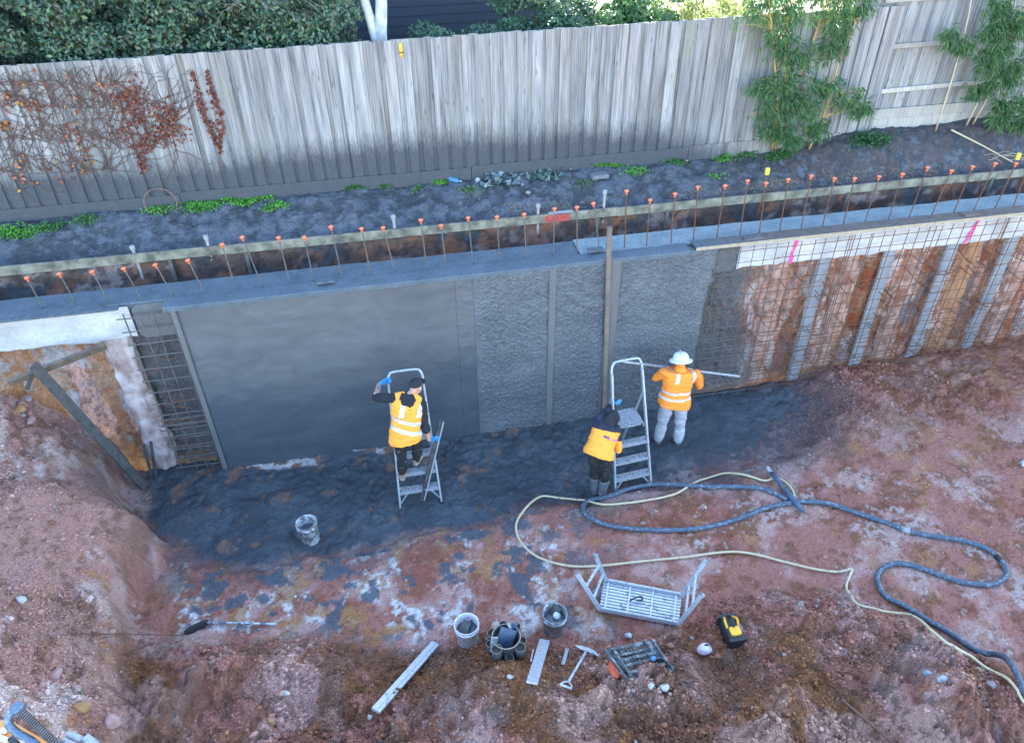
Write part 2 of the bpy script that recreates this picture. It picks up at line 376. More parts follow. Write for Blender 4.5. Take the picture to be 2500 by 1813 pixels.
# ------------------------------------------------------------------ mesh helpers
def link(o, parent=None):
    COL.objects.link(o)
    if parent is not None: o.parent = parent
    return o
def tag(o, label=None, cat=None, group=None, kind=None):
    if label: o['label'] = label
    if cat: o['category'] = cat
    if group: o['group'] = group
    if kind: o['kind'] = kind
    return o
def thing(name, label, cat, loc=(0, 0, 0), group=None):
    o = bpy.data.objects.new(name, None); o.empty_display_size = 0.1
    o.location = Vector([float(a) for a in loc]); link(o)
    return tag(o, label, cat, group)
def mesh_np(name, V, Fq, mat, parent=None, smooth=False, col=None, origin=None):
    """one mesh object from arrays; faces may be an (n,3)/(n,4) array or a list"""
    me = bpy.data.meshes.new(name)
    V = np.asarray(V, float)
    if isinstance(Fq, np.ndarray):
        n, k = Fq.shape
        me.vertices.add(len(V)); me.vertices.foreach_set('co', V.ravel())
        me.loops.add(n*k); me.loops.foreach_set('vertex_index', Fq.astype(np.int32).ravel())
        me.polygons.add(n); me.polygons.foreach_set('loop_start', np.arange(0, n*k, k, dtype=np.int32))
        me.update(calc_edges=True)
    else:
        me.from_pydata([tuple(v) for v in V], [], [tuple(f) for f in Fq])
    if smooth: me.polygons.foreach_set('use_smooth', np.ones(len(me.polygons), bool))
    if col is not None:
        a = me.color_attributes.new('Col', 'FLOAT_COLOR', 'POINT')
        c = np.asarray(col, float)
        if c.shape[1] == 3: c = np.hstack([c, np.zeros((len(c), 1))])
        a.data.foreach_set('color', c.ravel())
    me.validate(); me.update()
    me.materials.append(MATS[mat])
    o = bpy.data.objects.new(name, me)
    if parent is not None and parent.type == 'EMPTY':
        pass
    link(o, parent)
    if parent is not None:
        o.matrix_parent_inverse = world_of(parent).inverted()
    return o
def world_of(o):
    m = Matrix.Translation(o.location) @ o.rotation_euler.to_matrix().to_4x4() @ Matrix.Diagonal(o.scale.to_4d())
    if o.parent is not None:
        m = world_of(o.parent) @ o.matrix_parent_inverse @ m
    return m
class MB:
    def __init__(s): s.V = []; s.F = []
    def add(s, V, Fc):
        n = len(s.V); s.V += [tuple(float(a) for a in v) for v in V]; s.F += [tuple(i+n for i in f) for f in Fc]; return s
    def beam(s, a, b, w, h, up=(0, 0, 1), bev=0.0):
        """rectangular bar from a to b; w sideways, h along up"""
        a = np.array(a, float); b = np.array(b, float); d = b-a; d /= np.linalg.norm(d)+1e-9
        up = np.array(up, float); sd = np.cross(d, up)
        if np.linalg.norm(sd) < 1e-6: sd = np.cross(d, (1, 0, 0))
        sd /= np.linalg.norm(sd); u = np.cross(sd, d)
        c = min(w, h)*0.12 if bev == 0 else bev
        pr = [(-w/2+c, -h/2), (w/2-c, -h/2), (w/2, -h/2+c), (w/2, h/2-c), (w/2-c, h/2), (-w/2+c, h/2), (-w/2, h/2-c), (-w/2, -h/2+c)]
        V = [q+sd*x+u*z for q in (a, b) for x, z in pr]
        Fc = [(i, (i+1) % 8, 8+(i+1) % 8, 8+i) for i in range(8)] + [tuple(range(7, -1, -1)), tuple(range(8, 16))]
        return s.add(V, Fc)
    def box(s, lo, hi):
        x0, y0, z0 = lo; x1, y1, z1 = hi
        return s.beam(((x0+x1)/2, y0, (z0+z1)/2), ((x0+x1)/2, y1, (z0+z1)/2), abs(x1-x0), abs(z1-z0))
    def tube(s, pts, rad, n=8, cap=True):
        P = [np.array(q, float) for q in pts]; k = len(P)
        rs = rad if hasattr(rad, '__len__') else [rad]*k
        T = [P[min(i+1, k-1)]-P[max(i-1, 0)] for i in range(k)]
        T = [q/(np.linalg.norm(q)+1e-9) for q in T]
        u = np.cross(T[0], (0, 0, 1))
        if np.linalg.norm(u) < 1e-3: u = np.cross(T[0], (0, 1, 0))
        u /= np.linalg.norm(u); V = []
        for i in range(k):
            u = u-T[i]*(u@T[i]); u /= np.linalg.norm(u)+1e-9; v = np.cross(T[i], u)
            V += [P[i]+rs[i]*(math.cos(2*math.pi*j/n)*u+math.sin(2*math.pi*j/n)*v) for j in range(n)]
        Fc = [(i*n+j, i*n+(j+1) % n, (i+1)*n+(j+1) % n, (i+1)*n+j) for i in range(k-1) for j in range(n)]
        if cap: Fc += [tuple(range(n-1, -1, -1)), tuple((k-1)*n+j for j in range(n))]
        return s.add(V, Fc)
    def lathe(s, base, prof, n=24, axis=(0, 0, 1), cap0=True, cap1=True):
        ax = np.array(axis, float); ax /= np.linalg.norm(ax)
        u = np.cross(ax, (0, 1, 0)); u = u/np.linalg.norm(u) if np.linalg.norm(u) > 1e-3 else np.array([1., 0, 0]); v = np.cross(ax, u)
        base = np.array(base, float); V = []
        for r, z in prof:
            V += [base+ax*z+r*(math.cos(2*math.pi*j/n)*u+math.sin(2*math.pi*j/n)*v) for j in range(n)]
        k = len(prof)
        Fc = [(i*n+j, i*n+(j+1) % n, (i+1)*n+(j+1) % n, (i+1)*n+j) for i in range(k-1) for j in range(n)]
        if cap0: Fc.append(tuple(range(n-1, -1, -1)))
        if cap1: Fc.append(tuple((k-1)*n+j for j in range(n)))
        return s.add(V, Fc)
    def ell(s, c, rx, ry, rz, n=14, m=9):
        """ellipsoid with three half-axis vectors"""
        c, rx, ry, rz = [np.array(q, float) for q in (c, rx, ry, rz)]; V = []
        for i in range(1, m):
            a = math.pi*i/m
            V += [c+rz*math.cos(a)+math.sin(a)*(rx*math.cos(2*math.pi*j/n)+ry*math.sin(2*math.pi*j/n)) for j in range(n)]
        V += [c+rz, c-rz]; T0 = (m-1)*n
        Fc = [((i)*n+j, (i+1)*n+j, (i+1)*n+(j+1) % n, i*n+(j+1) % n) for i in range(m-2) for j in range(n)]
        Fc += [(T0, j, (j+1) % n) for j in range(n)] + [(T0+1, (m-2)*n+(j+1) % n, (m-2)*n+j) for j in range(n)]
        return s.add(V, Fc)
    def loft(s, rings, n=20, p=2.4):
        V = []
        for c, rx, ry in rings:
            c, rx, ry = [np.array(q, float) for q in (c, rx, ry)]
            for j in range(n):
                a = 2*math.pi*j/n; ca, sa = math.cos(a), math.sin(a)
                k = (abs(ca)**p+abs(sa)**p)**(-1/p)
                V.append(c+k*(rx*ca+ry*sa))
        k = len(rings)
        Fc = [(i*n+j, i*n+(j+1) % n, (i+1)*n+(j+1) % n, (i+1)*n+j) for i in range(k-1) for j in range(n)]
        Fc += [tuple(range(n-1, -1, -1)), tuple((k-1)*n+j for j in range(n))]
        return s.add(V, Fc)
    def limb(s, pts, rads, n=12):
        for q, r in zip(pts, rads): s.ell(q, (r, 0, 0), (0, r, 0), (0, 0, r), n, 8)
        for i in range(len(pts)-1): s.tube([pts[i], pts[i+1]], [rads[i], rads[i+1]], n)
        return s
    def build(s, name, mat, parent=None, smooth=False, origin=None):
        V = np.array(s.V)
        o = None
        if parent is None:
            org = np.array(origin if origin is not None else [V[:, 0].mean(), V[:, 1].mean(), V[:, 2].min()], float)
            o = mesh_np(name, V-org, s.F, mat, None, smooth); o.location = Vector(org)
        else:
            o = mesh_np(name, V, s.F, mat, parent, smooth)
        return o
def fix_normals(o):
    bm = bmesh.new(); bm.from_mesh(o.data); bmesh.ops.recalc_face_normals(bm, faces=bm.faces); bm.to_mesh(o.data); bm.free()
def dup(o, parent=None):
    c = o.copy(); COL.objects.link(c)
    if parent is not None:
        c.parent = parent; c.matrix_parent_inverse = o.matrix_parent_inverse.copy()
    for ch in o.children:
        dup(ch, c)
    return c
def catmull(P, n=8):
    P = np.asarray(P, float); out = []
    Q = np.vstack([2*P[0]-P[1], P, 2*P[-1]-P[-2]])
    for i in range(1, len(Q)-2):
        for k in range(n):
            t = k/n; a, b, c, d = Q[i-1], Q[i], Q[i+1], Q[i+2]
            out.append(0.5*((2*b)+(c-a)*t+(2*a-5*b+4*c-d)*t*t+(3*b-a-3*c+d)*t**3))
    out.append(P[-1]); return np.array(out)
ORD = ['first', 'second', 'third', 'fourth', 'fifth', 'sixth', 'seventh', 'eighth', 'ninth', 'tenth', 'eleventh', 'twelfth', 'thirteenth', 'fourteenth', 'fifteenth', 'sixteenth', 'seventeenth', 'eighteenth', 'nineteenth']
def ordinal(i):
    if i < 19: return ORD[i]
    n = i+1; T = {2: 'twenty', 3: 'thirty', 4: 'forty', 5: 'fifty'}[n//10]
    TT = {2: 'twentieth', 3: 'thirtieth', 4: 'fortieth', 5: 'fiftieth'}[n//10]
    return TT if n % 10 == 0 else T+'-'+ORD[n % 10-1]

simple('batten_wood', (0.13, 0.115, 0.10), (0.22, 0.17, 0.13), 5, 0.8, 0, 0.3, 60, obj=False)

# =================================================================== TERRAIN
_slurry_px = [(300, 1040), (335, 1110), (345, 1190), (430, 1245), (560, 1265), (650, 1250), (800, 1215), (950, 1183), (1090, 1160), (1170, 1118), (1290, 1112), (1360, 1098), (1450, 1085), (1600, 1062), (1720, 1020), (1800, 960), (1840, 905), (1790, 850)]
SLURRY = [at_z(x, y, 0.0)[:2] for x, y in _slurry_px] + [np.array([6.2, 1.2]), np.array([-4.4, 1.2])]
_ry = np.array([[-60, -2.2], [-5.4, -2.55], [-3.4, -2.95], [-1.8, -3.35], [-0.4, -3.75], [0.8, -3.85], [1.8, -4.15], [2.8, -4.2], [3.6, -3.75], [4.6, -3.8], [5.5, -4.25], [6.3, -5.1], [7.2, -6.2], [60, -8]])
_fy = np.array([[-60, -3.4], [-4.5, -3.3], [-3.3, -3.5], [-2.75, -3.62], [-2.2, -3.5], [-1.6, -3.32], [-1.1, -3.85], [-0.7, -4.12], [-0.2, -4.25], [1.5, -4.25]])
def mound_foot(y): return np.interp(y, _fy[:, 0], _fy[:, 1])
def base_h(x, y):
    wx = x+0.35*(fbm(x*1.3, y*1.3, 3, 3)-0.5); wy = y+0.35*(fbm(x*1.3+9, y*1.3, 4, 3)-0.5)
    s = sdf_poly(wx, wy, SLURRY)
    z = 0.13*sst(-0.05, 0.22, s)
    z = z+0.08*(fbm(x*0.6, y*0.6, 21, 3)-0.5)*sst(0, 1.0, s)
    # batter of spoil on the left
    d = mound_foot(y)-wx
    sl = 0.88+1.05*sst(-1.5, -0.1, y)
    dn = d+0.10*(fbm(x*3.5, y*3.5, 6, 3)-0.5)
    scarp = sst(0.0, 0.24, dn)*(0.30+0.30*sst(-0.9, -1.6, y)*sst(-3.4, -2.6, y)+0.15*(fbm(x*1.7, y*1.7, 8, 2)-0.5))
    mo = np.clip(d-0.1, 0, None)*sl*0.9+scarp
    cap = 2.35
    mo = cap*(1-np.exp(-mo/cap*1.25))
    notch = sst(-3.4, -2.6, y)
    z = np.maximum(z*1.0, 0)+mo
    # loose spoil in the foreground
    ry = np.interp(wx, _ry[:, 0], _ry[:, 1])
    r = ry-wy
    rub = sst(-0.1, 0.9, r)
    z = z+rub*(0.18+0.85*(fbm(x*0.85+2, y*0.85, 31, 4)-0.36)+0.12*(fbm(x*2.6, y*2.6, 33, 3)-0.5))+0.10*np.clip(r-0.6, 0, 3)
    # gentle rise at the far right, by the unshot wall
    z = z+0.10*sst(5.6, 8.0, x)*sst(-2.5, -0.4, y)*(0.6+0.8*fbm(x*1.2, y*1.2, 41, 3))
    z = z+0.7*sst(6, 14, -y)
    # rough heap of loose cuttings in front of the right hand strips
    return z, s, d, r
def detail_h(x, y, s, d, r):
    rub = sst(-0.15, 0.35, r); mound = sst(0.0, 0.5, d); sl = sst(0.05, -0.12, s)
    right = sst(5.2, 6.6, x)*sst(-2.0, -0.8, y)
    f1, i1 = worley(x*3.6+0.5*fbm(x*5, y*5, 91, 2), y*3.6+0.5*fbm(x*5+7, y*5, 92, 2), 2); f2, i2 = worley(x*11, y*11, 5); f3, i3 = worley(x*24, y*24, 8)
    clod = np.clip((0.58-f1)*3.2, 0, 1)*0.12*(i1 > 0.5)*i1+np.clip((0.66-f2)*2.6, 0, 1)*0.05*(i2 > 0.35)*i2+np.clip((0.7-f3)*2.4, 0, 1)*0.026*(i3 > .25)
    amt = np.clip(rub+0.55*mound+0.6*right, 0, 1.0)+0.12
    q = fbm(x*0.9, y*0.9, 51, 3)
    h = clod*amt*np.clip(0.35+2.2*(q-0.35), 0.15, 1.2)
    h = h+0.030*(fbm(x*7, y*7, 61, 4)-0.5)+0.034*(fbm(x*19, y*19, 62, 4, 0.65)-0.5)*(1-0.5*sl)
    # lumpy rebound of shotcrete over the slurry
    g1, j1 = worley(x*8.5, y*8.5, 15)
    q1, _q = worley(x*15+2.2*fbm(x*3, y*3, 75, 2), y*15, 16)
    lump = sl*(0.035*np.clip(0.7-g1, 0, 1)*(j1 > 0.62)*j1+0.016*np.clip(0.6-q1, 0, 1)*(_q > 0.5)+0.085*(fbm(x*3.2, y*3.2, 71, 5, 0.58)-0.45)-0.03*np.clip(0.03-np.abs(fbm(x*2.6+9, y*2.6, 73, 3)-0.5), 0, 1)/0.03)
    calm = sst(3.3, 4.6, x)
    h = h+lump*(1-0.75*calm)*(1-sst(0.55, 0.2, np.hypot(x+3.4, y+1.05))*0.85)
    return h
def terrain_h(x, y):
    x = np.atleast_1d(np.asarray(x, float)); y = np.atleast_1d(np.asarray(y, float))
    z, s, d, r = base_h(x, y)
    return z+detail_h(x, y, s, d, r)
def ground_z(x, y): return float(terrain_h([x], [y])[0])
def on_ground(px, py, lift=0.0):
    d = ray(px*KD, py*KD)
    t = np.linspace((3.2-CAM[2])/d[2], (-0.4-CAM[2])/d[2], 500)
    P = CAM+t[:, None]*d
    g = terrain_h(P[:, 0], P[:, 1])
    k = np.argmax(P[:, 2] <= g)
    q = P[k].copy(); q[2] = g[k]+lift
    return q

def soil_colour(x, y, z, s, d, r):
    xw, yw = x-0.4*z, y-0.5*z
    def C(c): return np.array(c)[None, :]
    a = fbm(xw*0.8, yw*0.8, 101, 4); b = fbm(xw*2.1+5, yw*2.1, 102, 5, 0.6); c = fbm(xw*5.0, yw*5.0+3, 103, 5, 0.62); e = fbm(xw*13, yw*13, 104, 4, 0.65)
    g = fbm(xw*1.5+40, yw*1.5, 105, 5, 0.6); k = fbm(xw*3.3-20, yw*3.3, 106, 5, 0.65)
    col = np.broadcast_to(C((0.355, 0.150, 0.110)), (len(x), 3)).copy()
    def mixin(cc, m): 
        nonlocal col
        m = np.clip(m, 0, 1)[:, None]; col = col*(1-m)+C(cc)*m
    mixin((0.45, 0.265, 0.220), sst(0.45, 0.62, b))
    mixin((0.25, 0.07, 0.038), 0.9*sst(0.53, 0.66, g)*sst(0.35, 0.6, c))
    mixin((0.36, 0.17, 0.065), 0.7*sst(0.53, 0.66, k*0.75+c*0.25)*sst(0.4, 0.55, a+0.1*(b-0.5)))
    mixin((0.20, 0.085, 0.045), 0.8*sst(0.50, 0.62, c))
    mixin((0.56, 0.45, 0.41), 0.65*sst(0.56, 0.65, b*0.3+c*0.3+e*0.4))
    # mottled clay shelf beyond the slurry
    mz = sst(3.4, 1.2, x)*sst(-3.6, -2.9, x)*sst(0.2, -0.25, r)*sst(-0.15, 0.2, s)
    mixin((0.62, 0.58, 0.55), mz*0.95*sst(0.535, 0.60, c*0.6+b*0.4))
    mixin((0.37, 0.185, 0.075), mz*0.8*sst(0.54, 0.60, k*0.7+c*0.3))
    mixin((0.25, 0.085, 0.055), mz*0.75*sst(0.53, 0.60, g*0.5+e*0.5))
    mixin((0.085, 0.10, 0.12), mz*0.92*sst(0.545, 0.60, fbm(xw*4+70, yw*4, 111, 4, 0.6)*0.75+0.25*b))
    # brown spoil
    rub = sst(-0.05, 0.35, r+0.35*(b-0.5))
    brown = rub*sst(0.40, 0.56, fbm(xw*0.9+11, yw*0.9, 121, 4, 0.6))
    mixin((0.18, 0.078, 0.04), brown*0.8)
    mixin((0.25, 0.105, 0.032), brown*0.6*sst(0.5, 0.64, g))
    mixin((0.47, 0.28, 0.225), rub*0.7*sst(0.55, 0.66, fbm(xw*1.1+31, yw*1.1, 122, 4, 0.6)))
    mixin((0.085, 0.04, 0.022), rub*0.6*sst(0.52, 0.62, e))
    # right-hand floor by the strips: deep red-brown, crumbly
    rt = sst(4.9, 6.4, x)*sst(-2.6, -1.0, y)
    mixin((0.22, 0.085, 0.045), rt*0.7*sst(0.35, 0.6, c*0.5+b*0.5))
    mixin((0.30, 0.16, 0.08), rt*0.4*sst(0.52, 0.62, k))
    # spoil batter: pale dusty pink, ochre seams
    mo = sst(0.02, 0.4, d)
    mixin((0.39, 0.215, 0.172), mo*0.75)
    mixin((0.56, 0.43, 0.37), mo*0.8*sst(0.53, 0.66, b))
    mixin((0.40, 0.17, 0.045), mo*0.85*sst(0.58, 0.68, k)*sst(0.9, 0.1, d))
    mixin((0.18, 0.085, 0.05), mo*0.75*sst(0.52, 0.63, c*0.5+e*0.5))
    # cement-grey overspray and slurry
    ss = s+0.30*(b-0.5)+0.16*(c-0.5)
    soft = 0.55*sst(2.6, 4.6, x)
    sl = sst(0.10+soft*0.9, -0.16-soft, ss+soft*1.1*(e-0.5)*2)
    wide = sst(0.75, -0.1, s+0.5*(g-0.5))*sst(0.40, 0.62, e*0.5+c*0.5+0.12)
    sl = np.maximum(sl, 0.55*wide*(1-mo))
    dust = sst(0.9, 0.0, d)*sst(-1.6, -0.6, y)*mo
    sl = np.maximum(sl, 0.75*dust)
    grey = np.array([0.054, 0.076, 0.094])[None, :]*(0.75+0.5*c)[:, None]
    pale = np.array([0.098, 0.125, 0.148])[None, :]
    calm = (sst(0.52, 0.66, fbm(xw*1.7, yw*1.7+8, 131, 4))*0.6)[:, None]
    grey = grey*(1-calm)+pale*calm
    m = np.clip(sl, 0, 1)[:, None]*0.96
    col = col*(1-m)+grey*m
    peek = sl*sst(0.635, 0.70, fbm(xw*3.7+5, yw*3.7, 141, 5, 0.65))*sst(3.4, 2.2, x)
    pm = np.clip(peek, 0, 1)[:, None]*0.8
    col = col*(1-pm)+np.array([0.24, 0.14, 0.10])[None, :]*pm
    # bright clay left along the foot of the trowelled panel
    ft = sst(-0.22, -0.12, y)*sst(-2.75, -2.6, x)*sst(0.1, -0.3, x)*sst(0.47, 0.55, fbm(xw*3.2, yw*6, 151, 4))
    fm = np.clip(ft, 0, 1)[:, None]*0.9
    cc = np.where((fbm(xw*5, yw*5, 152, 3) > 0.52)[:, None], np.array([[0.60, 0.55, 0.52]]), np.array([[0.33, 0.16, 0.10]]))
    col = col*(1-fm)+cc*fm
    wet = np.clip(sl, 0, 1)*(0.35+0.65*sst(0.45, 0.6, fbm(xw*2.3, yw*2.3, 132, 3)))*(1-pm[:, 0])*(1-fm[:, 0])
    soilm = (1-np.clip(sl, 0, 1))[:, None]
    col = col*(1+0.20*soilm*np.array([[0.85, 0.75, 0.75]]))
    return np.hstack([np.clip(col, 0.01, 0.8), wet[:, None]])

def axis(lo, hi, step, far):
    mid = np.arange(lo, hi+1e-6, step)
    k = np.array([0.06, 0.15, 0.3, 0.6, 1.1, 2, 4, 8, 16, 32])
    return np.concatenate([lo-k[::-1][k[::-1] <= far[0]], mid, hi+k[k <= far[1]]])
gx = axis(-6.6, 11.6, 0.022, (64, 64)); gy = axis(-6.6, 0.26, 0.022, (64, 0.0))
GX, GY = np.meshgrid(gx, gy); fx, fy_ = GX.ravel(), GY.ravel()
zb, s_, d_, r_ = base_h(fx, fy_)
zz = zb+detail_h(fx, fy_, s_, d_, r_)
colr = soil_colour(fx, fy_, zz, s_, d_, r_)
nx, ny = len(gx), len(gy)
idx = np.arange(nx*ny).reshape(ny, nx)
quads = np.stack([idx[:-1, :-1].ravel(), idx[:-1, 1:].ravel(), idx[1:, 1:].ravel(), idx[1:, :-1].ravel()], 1)
g_ob = mesh_np('ground', np.stack([fx, fy_, zz], 1), quads, 'soil', smooth=False, col=colr)
tag(g_ob, 'red, pink and ochre clay floor of the dug pit with grey slurry by the wall', kind='structure')

# ---- loose stones and clods (uncountable)
def ico():
    bm = bmesh.new(); bmesh.ops.create_icosphere(bm, subdivisions=1, radius=1.0)
    V = np.array([v.co[:] for v in bm.verts]); Fc = np.array([[v.index for v in f.verts] for f in bm.faces]); bm.free(); return V, Fc
ICO_V, ICO_F = ico()
OCT_V = np.array([(1, 0, 0), (-1, 0, 0), (0, 1, 0), (0, -1, 0), (0, 0, 1), (0, 0, -1)], float); OCT_F = np.array([(0, 2, 4), (2, 1, 4), (1, 3, 4), (3, 0, 4), (2, 0, 5), (1, 2, 5), (3, 1, 5), (0, 3, 5)])
def scatter_stones(name, x, y, size, cols, mat, label, zf=None, sink=0.3, ICO_V=ICO_V, ICO_F=ICO_F):
    k = len(x)
    z = terrain_h(x, y) if zf is None else zf
    nv = len(ICO_V)
    rad = 1+0.85*(rng.random((k, nv))-0.5)
    sc = size[:, None]*(0.65+0.7*rng.random((k, 3)))
    P = ICO_V[None]*rad[..., None]*sc[:, None, :]
    a = rng.random(k)*6.283; ca, sa = np.cos(a)[:, None], np.sin(a)[:, None]
    X = P[..., 0]*ca-P[..., 1]*sa; Y = P[..., 0]*sa+P[..., 1]*ca
    V = np.stack([X+x[:, None], Y+y[:, None], P[..., 2]*0.8+(z+size*(1-2*sink)*0.5)[:, None]], -1).reshape(-1, 3)
    Fc = (ICO_F[None]+(np.arange(k)*nv)[:, None, None]).reshape(-1, 3)
    o = mesh_np(name, V, Fc, mat, smooth=False, col=np.repeat(cols, nv, 0))
    return tag(o, label, kind='stuff')
kk = 170000
px = rng.uniform(-6.2, 9.5, kk); py = rng.uniform(-6.3, 0.1, kk)
_, s1, d1, r1 = base_h(px, py)
dens = sst(0.0, 0.4, r1)*0.26*sst(0.36, 0.56, fbm(px*1.2, py*1.2, 201, 3))+0.26*sst(0.7, 1.3, d1)*sst(-2.2, -1.0, py)+0.12*sst(0.15, 0.7, d1)*sst(0.42, 0.56, fbm(px*1.1, py*1.1, 203, 3))+0.18*sst(5.2, 6.5, px)*sst(-1.8, -0.5, py)+0.012
dens = dens*(s1 > -0.2)
keep = rng.random(kk) < dens
px, py = px[keep], py[keep]
size = 0.007+0.020*rng.random(len(px))**3+0.03*(rng.random(len(px)) > 0.975)*rng.random(len(px))
_, s1, d1, r1 = base_h(px, py)
cc = soil_colour(px, py, terrain_h(px, py), s1, d1, r1)[:, :3]*(0.85+0.45*rng.random((len(px), 1)))
wh = rng.random(len(px)) < 0.04
cc[wh] = np.array([0.36, 0.29, 0.255])*(0.8+0.4*rng.random((wh.sum(), 1)))
scatter_stones('loose_stones', px, py, size, cc, 'rubble', 'loose crumbs of clay and small stones over the pit floor')

kk = 420000
px = rng.uniform(-6.2, 9.0, kk); py = rng.uniform(-6.3, 0.1, kk)
_, s1, d1, r1 = base_h(px, py)
dens = sst(-0.1, 0.3, r1)*0.45*sst(0.36, 0.52, fbm(px*1.0+4, py*1.0, 211, 3))+0.16*sst(0.1, 0.6, d1)*sst(0.40, 0.55, fbm(px*1.1, py*1.1, 203, 3))+0.22*sst(5.2, 6.5, px)*sst(-2.0, -0.5, py)+0.02
keep = (rng.random(kk) < dens*(s1 > -0.1))
px, py = px[keep], py[keep]; _, s1, d1, r1 = base_h(px, py)
cc = soil_colour(px, py, terrain_h(px, py), s1, d1, r1)[:, :3]*(0.65+0.75*rng.random((len(px), 1)))
scatter_stones('clay_crumbs', px, py, 0.006+0.013*rng.random(len(px))**2, cc, 'rubble', 'fine crumbs of clay strewn over the spoil', sink=0.15, ICO_V=OCT_V, ICO_F=OCT_F)

# ---- rocks one can pick out
def rock(name, px_, py_, sz, mat, label, group='loose rocks on the spoil', seed=0, p=None):
    q = on_ground(px_, py_) if p is None else np.array(p)
    rr = np.random.default_rng(seed)
    bm = bmesh.new(); bmesh.ops.create_icosphere(bm, subdivisions=3, radius=1.0)
    ax = np.array(sz, float); ph = rr.random(12)*6
    cuts = [(rr.normal(size=3)) for _ in range(15)]
    for v in bm.verts:
        c = np.array(v.co[:])
        for n_ in cuts:
            u = n_/np.linalg.norm(n_); dd = c@u
            if dd > 0.60: c = c-u*(dd-0.60)*0.95
        c = c*(1+0.05*math.sin(5*c[0]+ph[0])+0.05*math.sin(6*c[1]+ph[1])+0.05*math.sin(7*c[2]+ph[2]))
        v.co = Vector(c*ax)
    me = bpy.data.meshes.new(name); bm.to_mesh(me); bm.free()
    me.materials.append(MATS[mat])
    o = bpy.data.objects.new(name, me); o.location = Vector((q[0], q[1], q[2]+sz[2]*0.35)); o.rotation_euler = (rr.random()*0.4, rr.random()*0.4, rr.random()*6)
    link(o); return tag(o, label, 'rock', group)
for i, a in enumerate([
    (248, 1605, (0.13, 0.11, 0.14), 'pink_stone', 'tall pointed pink rock beside the coiled hose of the orange machine'),
    (183, 1570, (0.10, 0.08, 0.07), 'ochre_stone', 'round ochre rock in brown spoil above the orange machine'),
    (128, 1492, (0.09, 0.07, 0.06), 'pink_stone', 'flat pinkish rock half buried in the left brown spoil'),
    (1470, 1525, (0.075, 0.06, 0.06), 'pale_stone', 'pale blocky rock just below the dark folded step'),
    (1443, 1520, (0.045, 0.04, 0.035), 'pale_stone', 'small pale rock left of the blocky one below the folded step'),
    (1380, 1445, (0.05, 0.04, 0.04), 'pink_stone', 'rounded pink stone between the small strip and the short board'),
    (45, 910, (0.10, 0.085, 0.07), 'ochre_stone', 'ochre rock on top of the left batter by the crossed planks'),
    (70, 935, (0.08, 0.07, 0.06), 'pink_stone', 'pinkish rock just right of the ochre one on the left batter'),
    (65, 885, (0.08, 0.06, 0.05), 'grey_stone', 'grey flat rock tucked below the crossed planks on the left batter'),
    (50, 1330, (0.075, 0.065, 0.05), 'pale_stone', 'cluster of white stone on the left slope, largest pale lump'),
    (2195, 1520, (0.06, 0.05, 0.05), 'grey_stone', 'grey rock on the right spoil below the white shards'),
    (635, 1535, (0.05, 0.04, 0.035), 'pale_stone', 'small white pebble on the ochre spoil left of the long screed'),
    (1130, 1500, (0.05, 0.04, 0.03), 'pale_stone', 'small pale stone below the tool bucket'),
    (2265, 1028, (0.06, 0.06, 0.10), 'pale_stone', 'white rock at the right photo edge beyond the hoses'),
    (600, 1600, (0.05, 0.05, 0.04), 'ochre_stone', 'ochre stone at the rim of the pink foreground clay'),
    (820, 1590, (0.04, 0.035, 0.03), 'pale_stone', 'pale stone touching the lower end of the long screed')]):
    rock('rock', a[0], a[1], a[2], a[3], a[4], seed=i+3)

# ---- garden bank with the service trench behind the wall head
tx = axis(-7.2, 13.2, 0.03, (64, 64))
prof = [(0.60, 2.74), (0.95, 2.70), (1.20, 2.74), (1.245, 2.86), (1.255, 3.00), (1.265, 3.10), (1.32, 3.14), (1.5, 3.22), (1.75, 3.33), (2.0, 3.42), (2.2, 3.475), (2.42, 3.50), (2.9, 3.5)]
pr = np.array(prof); L = np.concatenate([[0], np.cumsum(np.hypot(*np.diff(pr, axis=0).T))])
ts = np.linspace(0, L[-1], 110)
PY = np.interp(ts, L, pr[:, 0]); PZ = np.interp(ts, L, pr[:, 1])
TX, TS = np.meshgrid(tx, ts); BY = np.repeat(PY[:, None], len(tx), 1); BZ = np.repeat(PZ[:, None], len(tx), 1)
fl = TX.ravel(), TS.ravel()
nb = fbm(fl[0]*2.2, fl[1]*2.2, 301, 5, 0.55); nc = fbm(fl[0]*8, fl[1]*8, 302, 4)
w1, wi = worley(fl[0]*6, fl[1]*6, 33)
by, bz = BY.ravel(), BZ.ravel()
face = sst(1.16, 1.24, by)*sst(1.33, 1.27, by)
up = sst(1.27, 1.4, by)
hump = 0.24*sst(6.2, 8.5, fl[0])*sst(1.3, 2.1, by)
bz2 = bz+up*(0.13*(nb-0.5)+0.035*(nc-0.5)+0.014*np.clip(1-w1, 0, 1)*(wi > 0.6)+0.035*(fbm(fl[0]*24, fl[1]*24, 306, 3)-0.5))*sst(2.95, 2.3, by)+hump+0.05*(nb-0.5)*(1-up)*(1-face)
by2 = by-face*(0.10*(nb-0.5)+0.05*(nc-0.5))
def bank_z(x, y):
    j = np.argmin(np.abs(tx-x)); q = by2.reshape(BY.shape)[:, j]; k = np.argmin(np.abs(q[40:]-y))+40
    return float(bz2.reshape(BY.shape)[k, j])
def on_bank(px_, py_):
    d = ray(px_*KD, py_*KD); z = 3.3
    for _ in range(12):
        q = CAM+d*(z-CAM[2])/d[2]; z = 0.5*z+0.5*bank_z(q[0], min(max(q[1], 1.3), 2.8))
    return np.array([q[0], q[1], bank_z(q[0], min(max(q[1], 1.3), 2.8))])
bc = np.broadcast_to(np.array([0.056, 0.062, 0.072]), (len(by), 3)).copy()
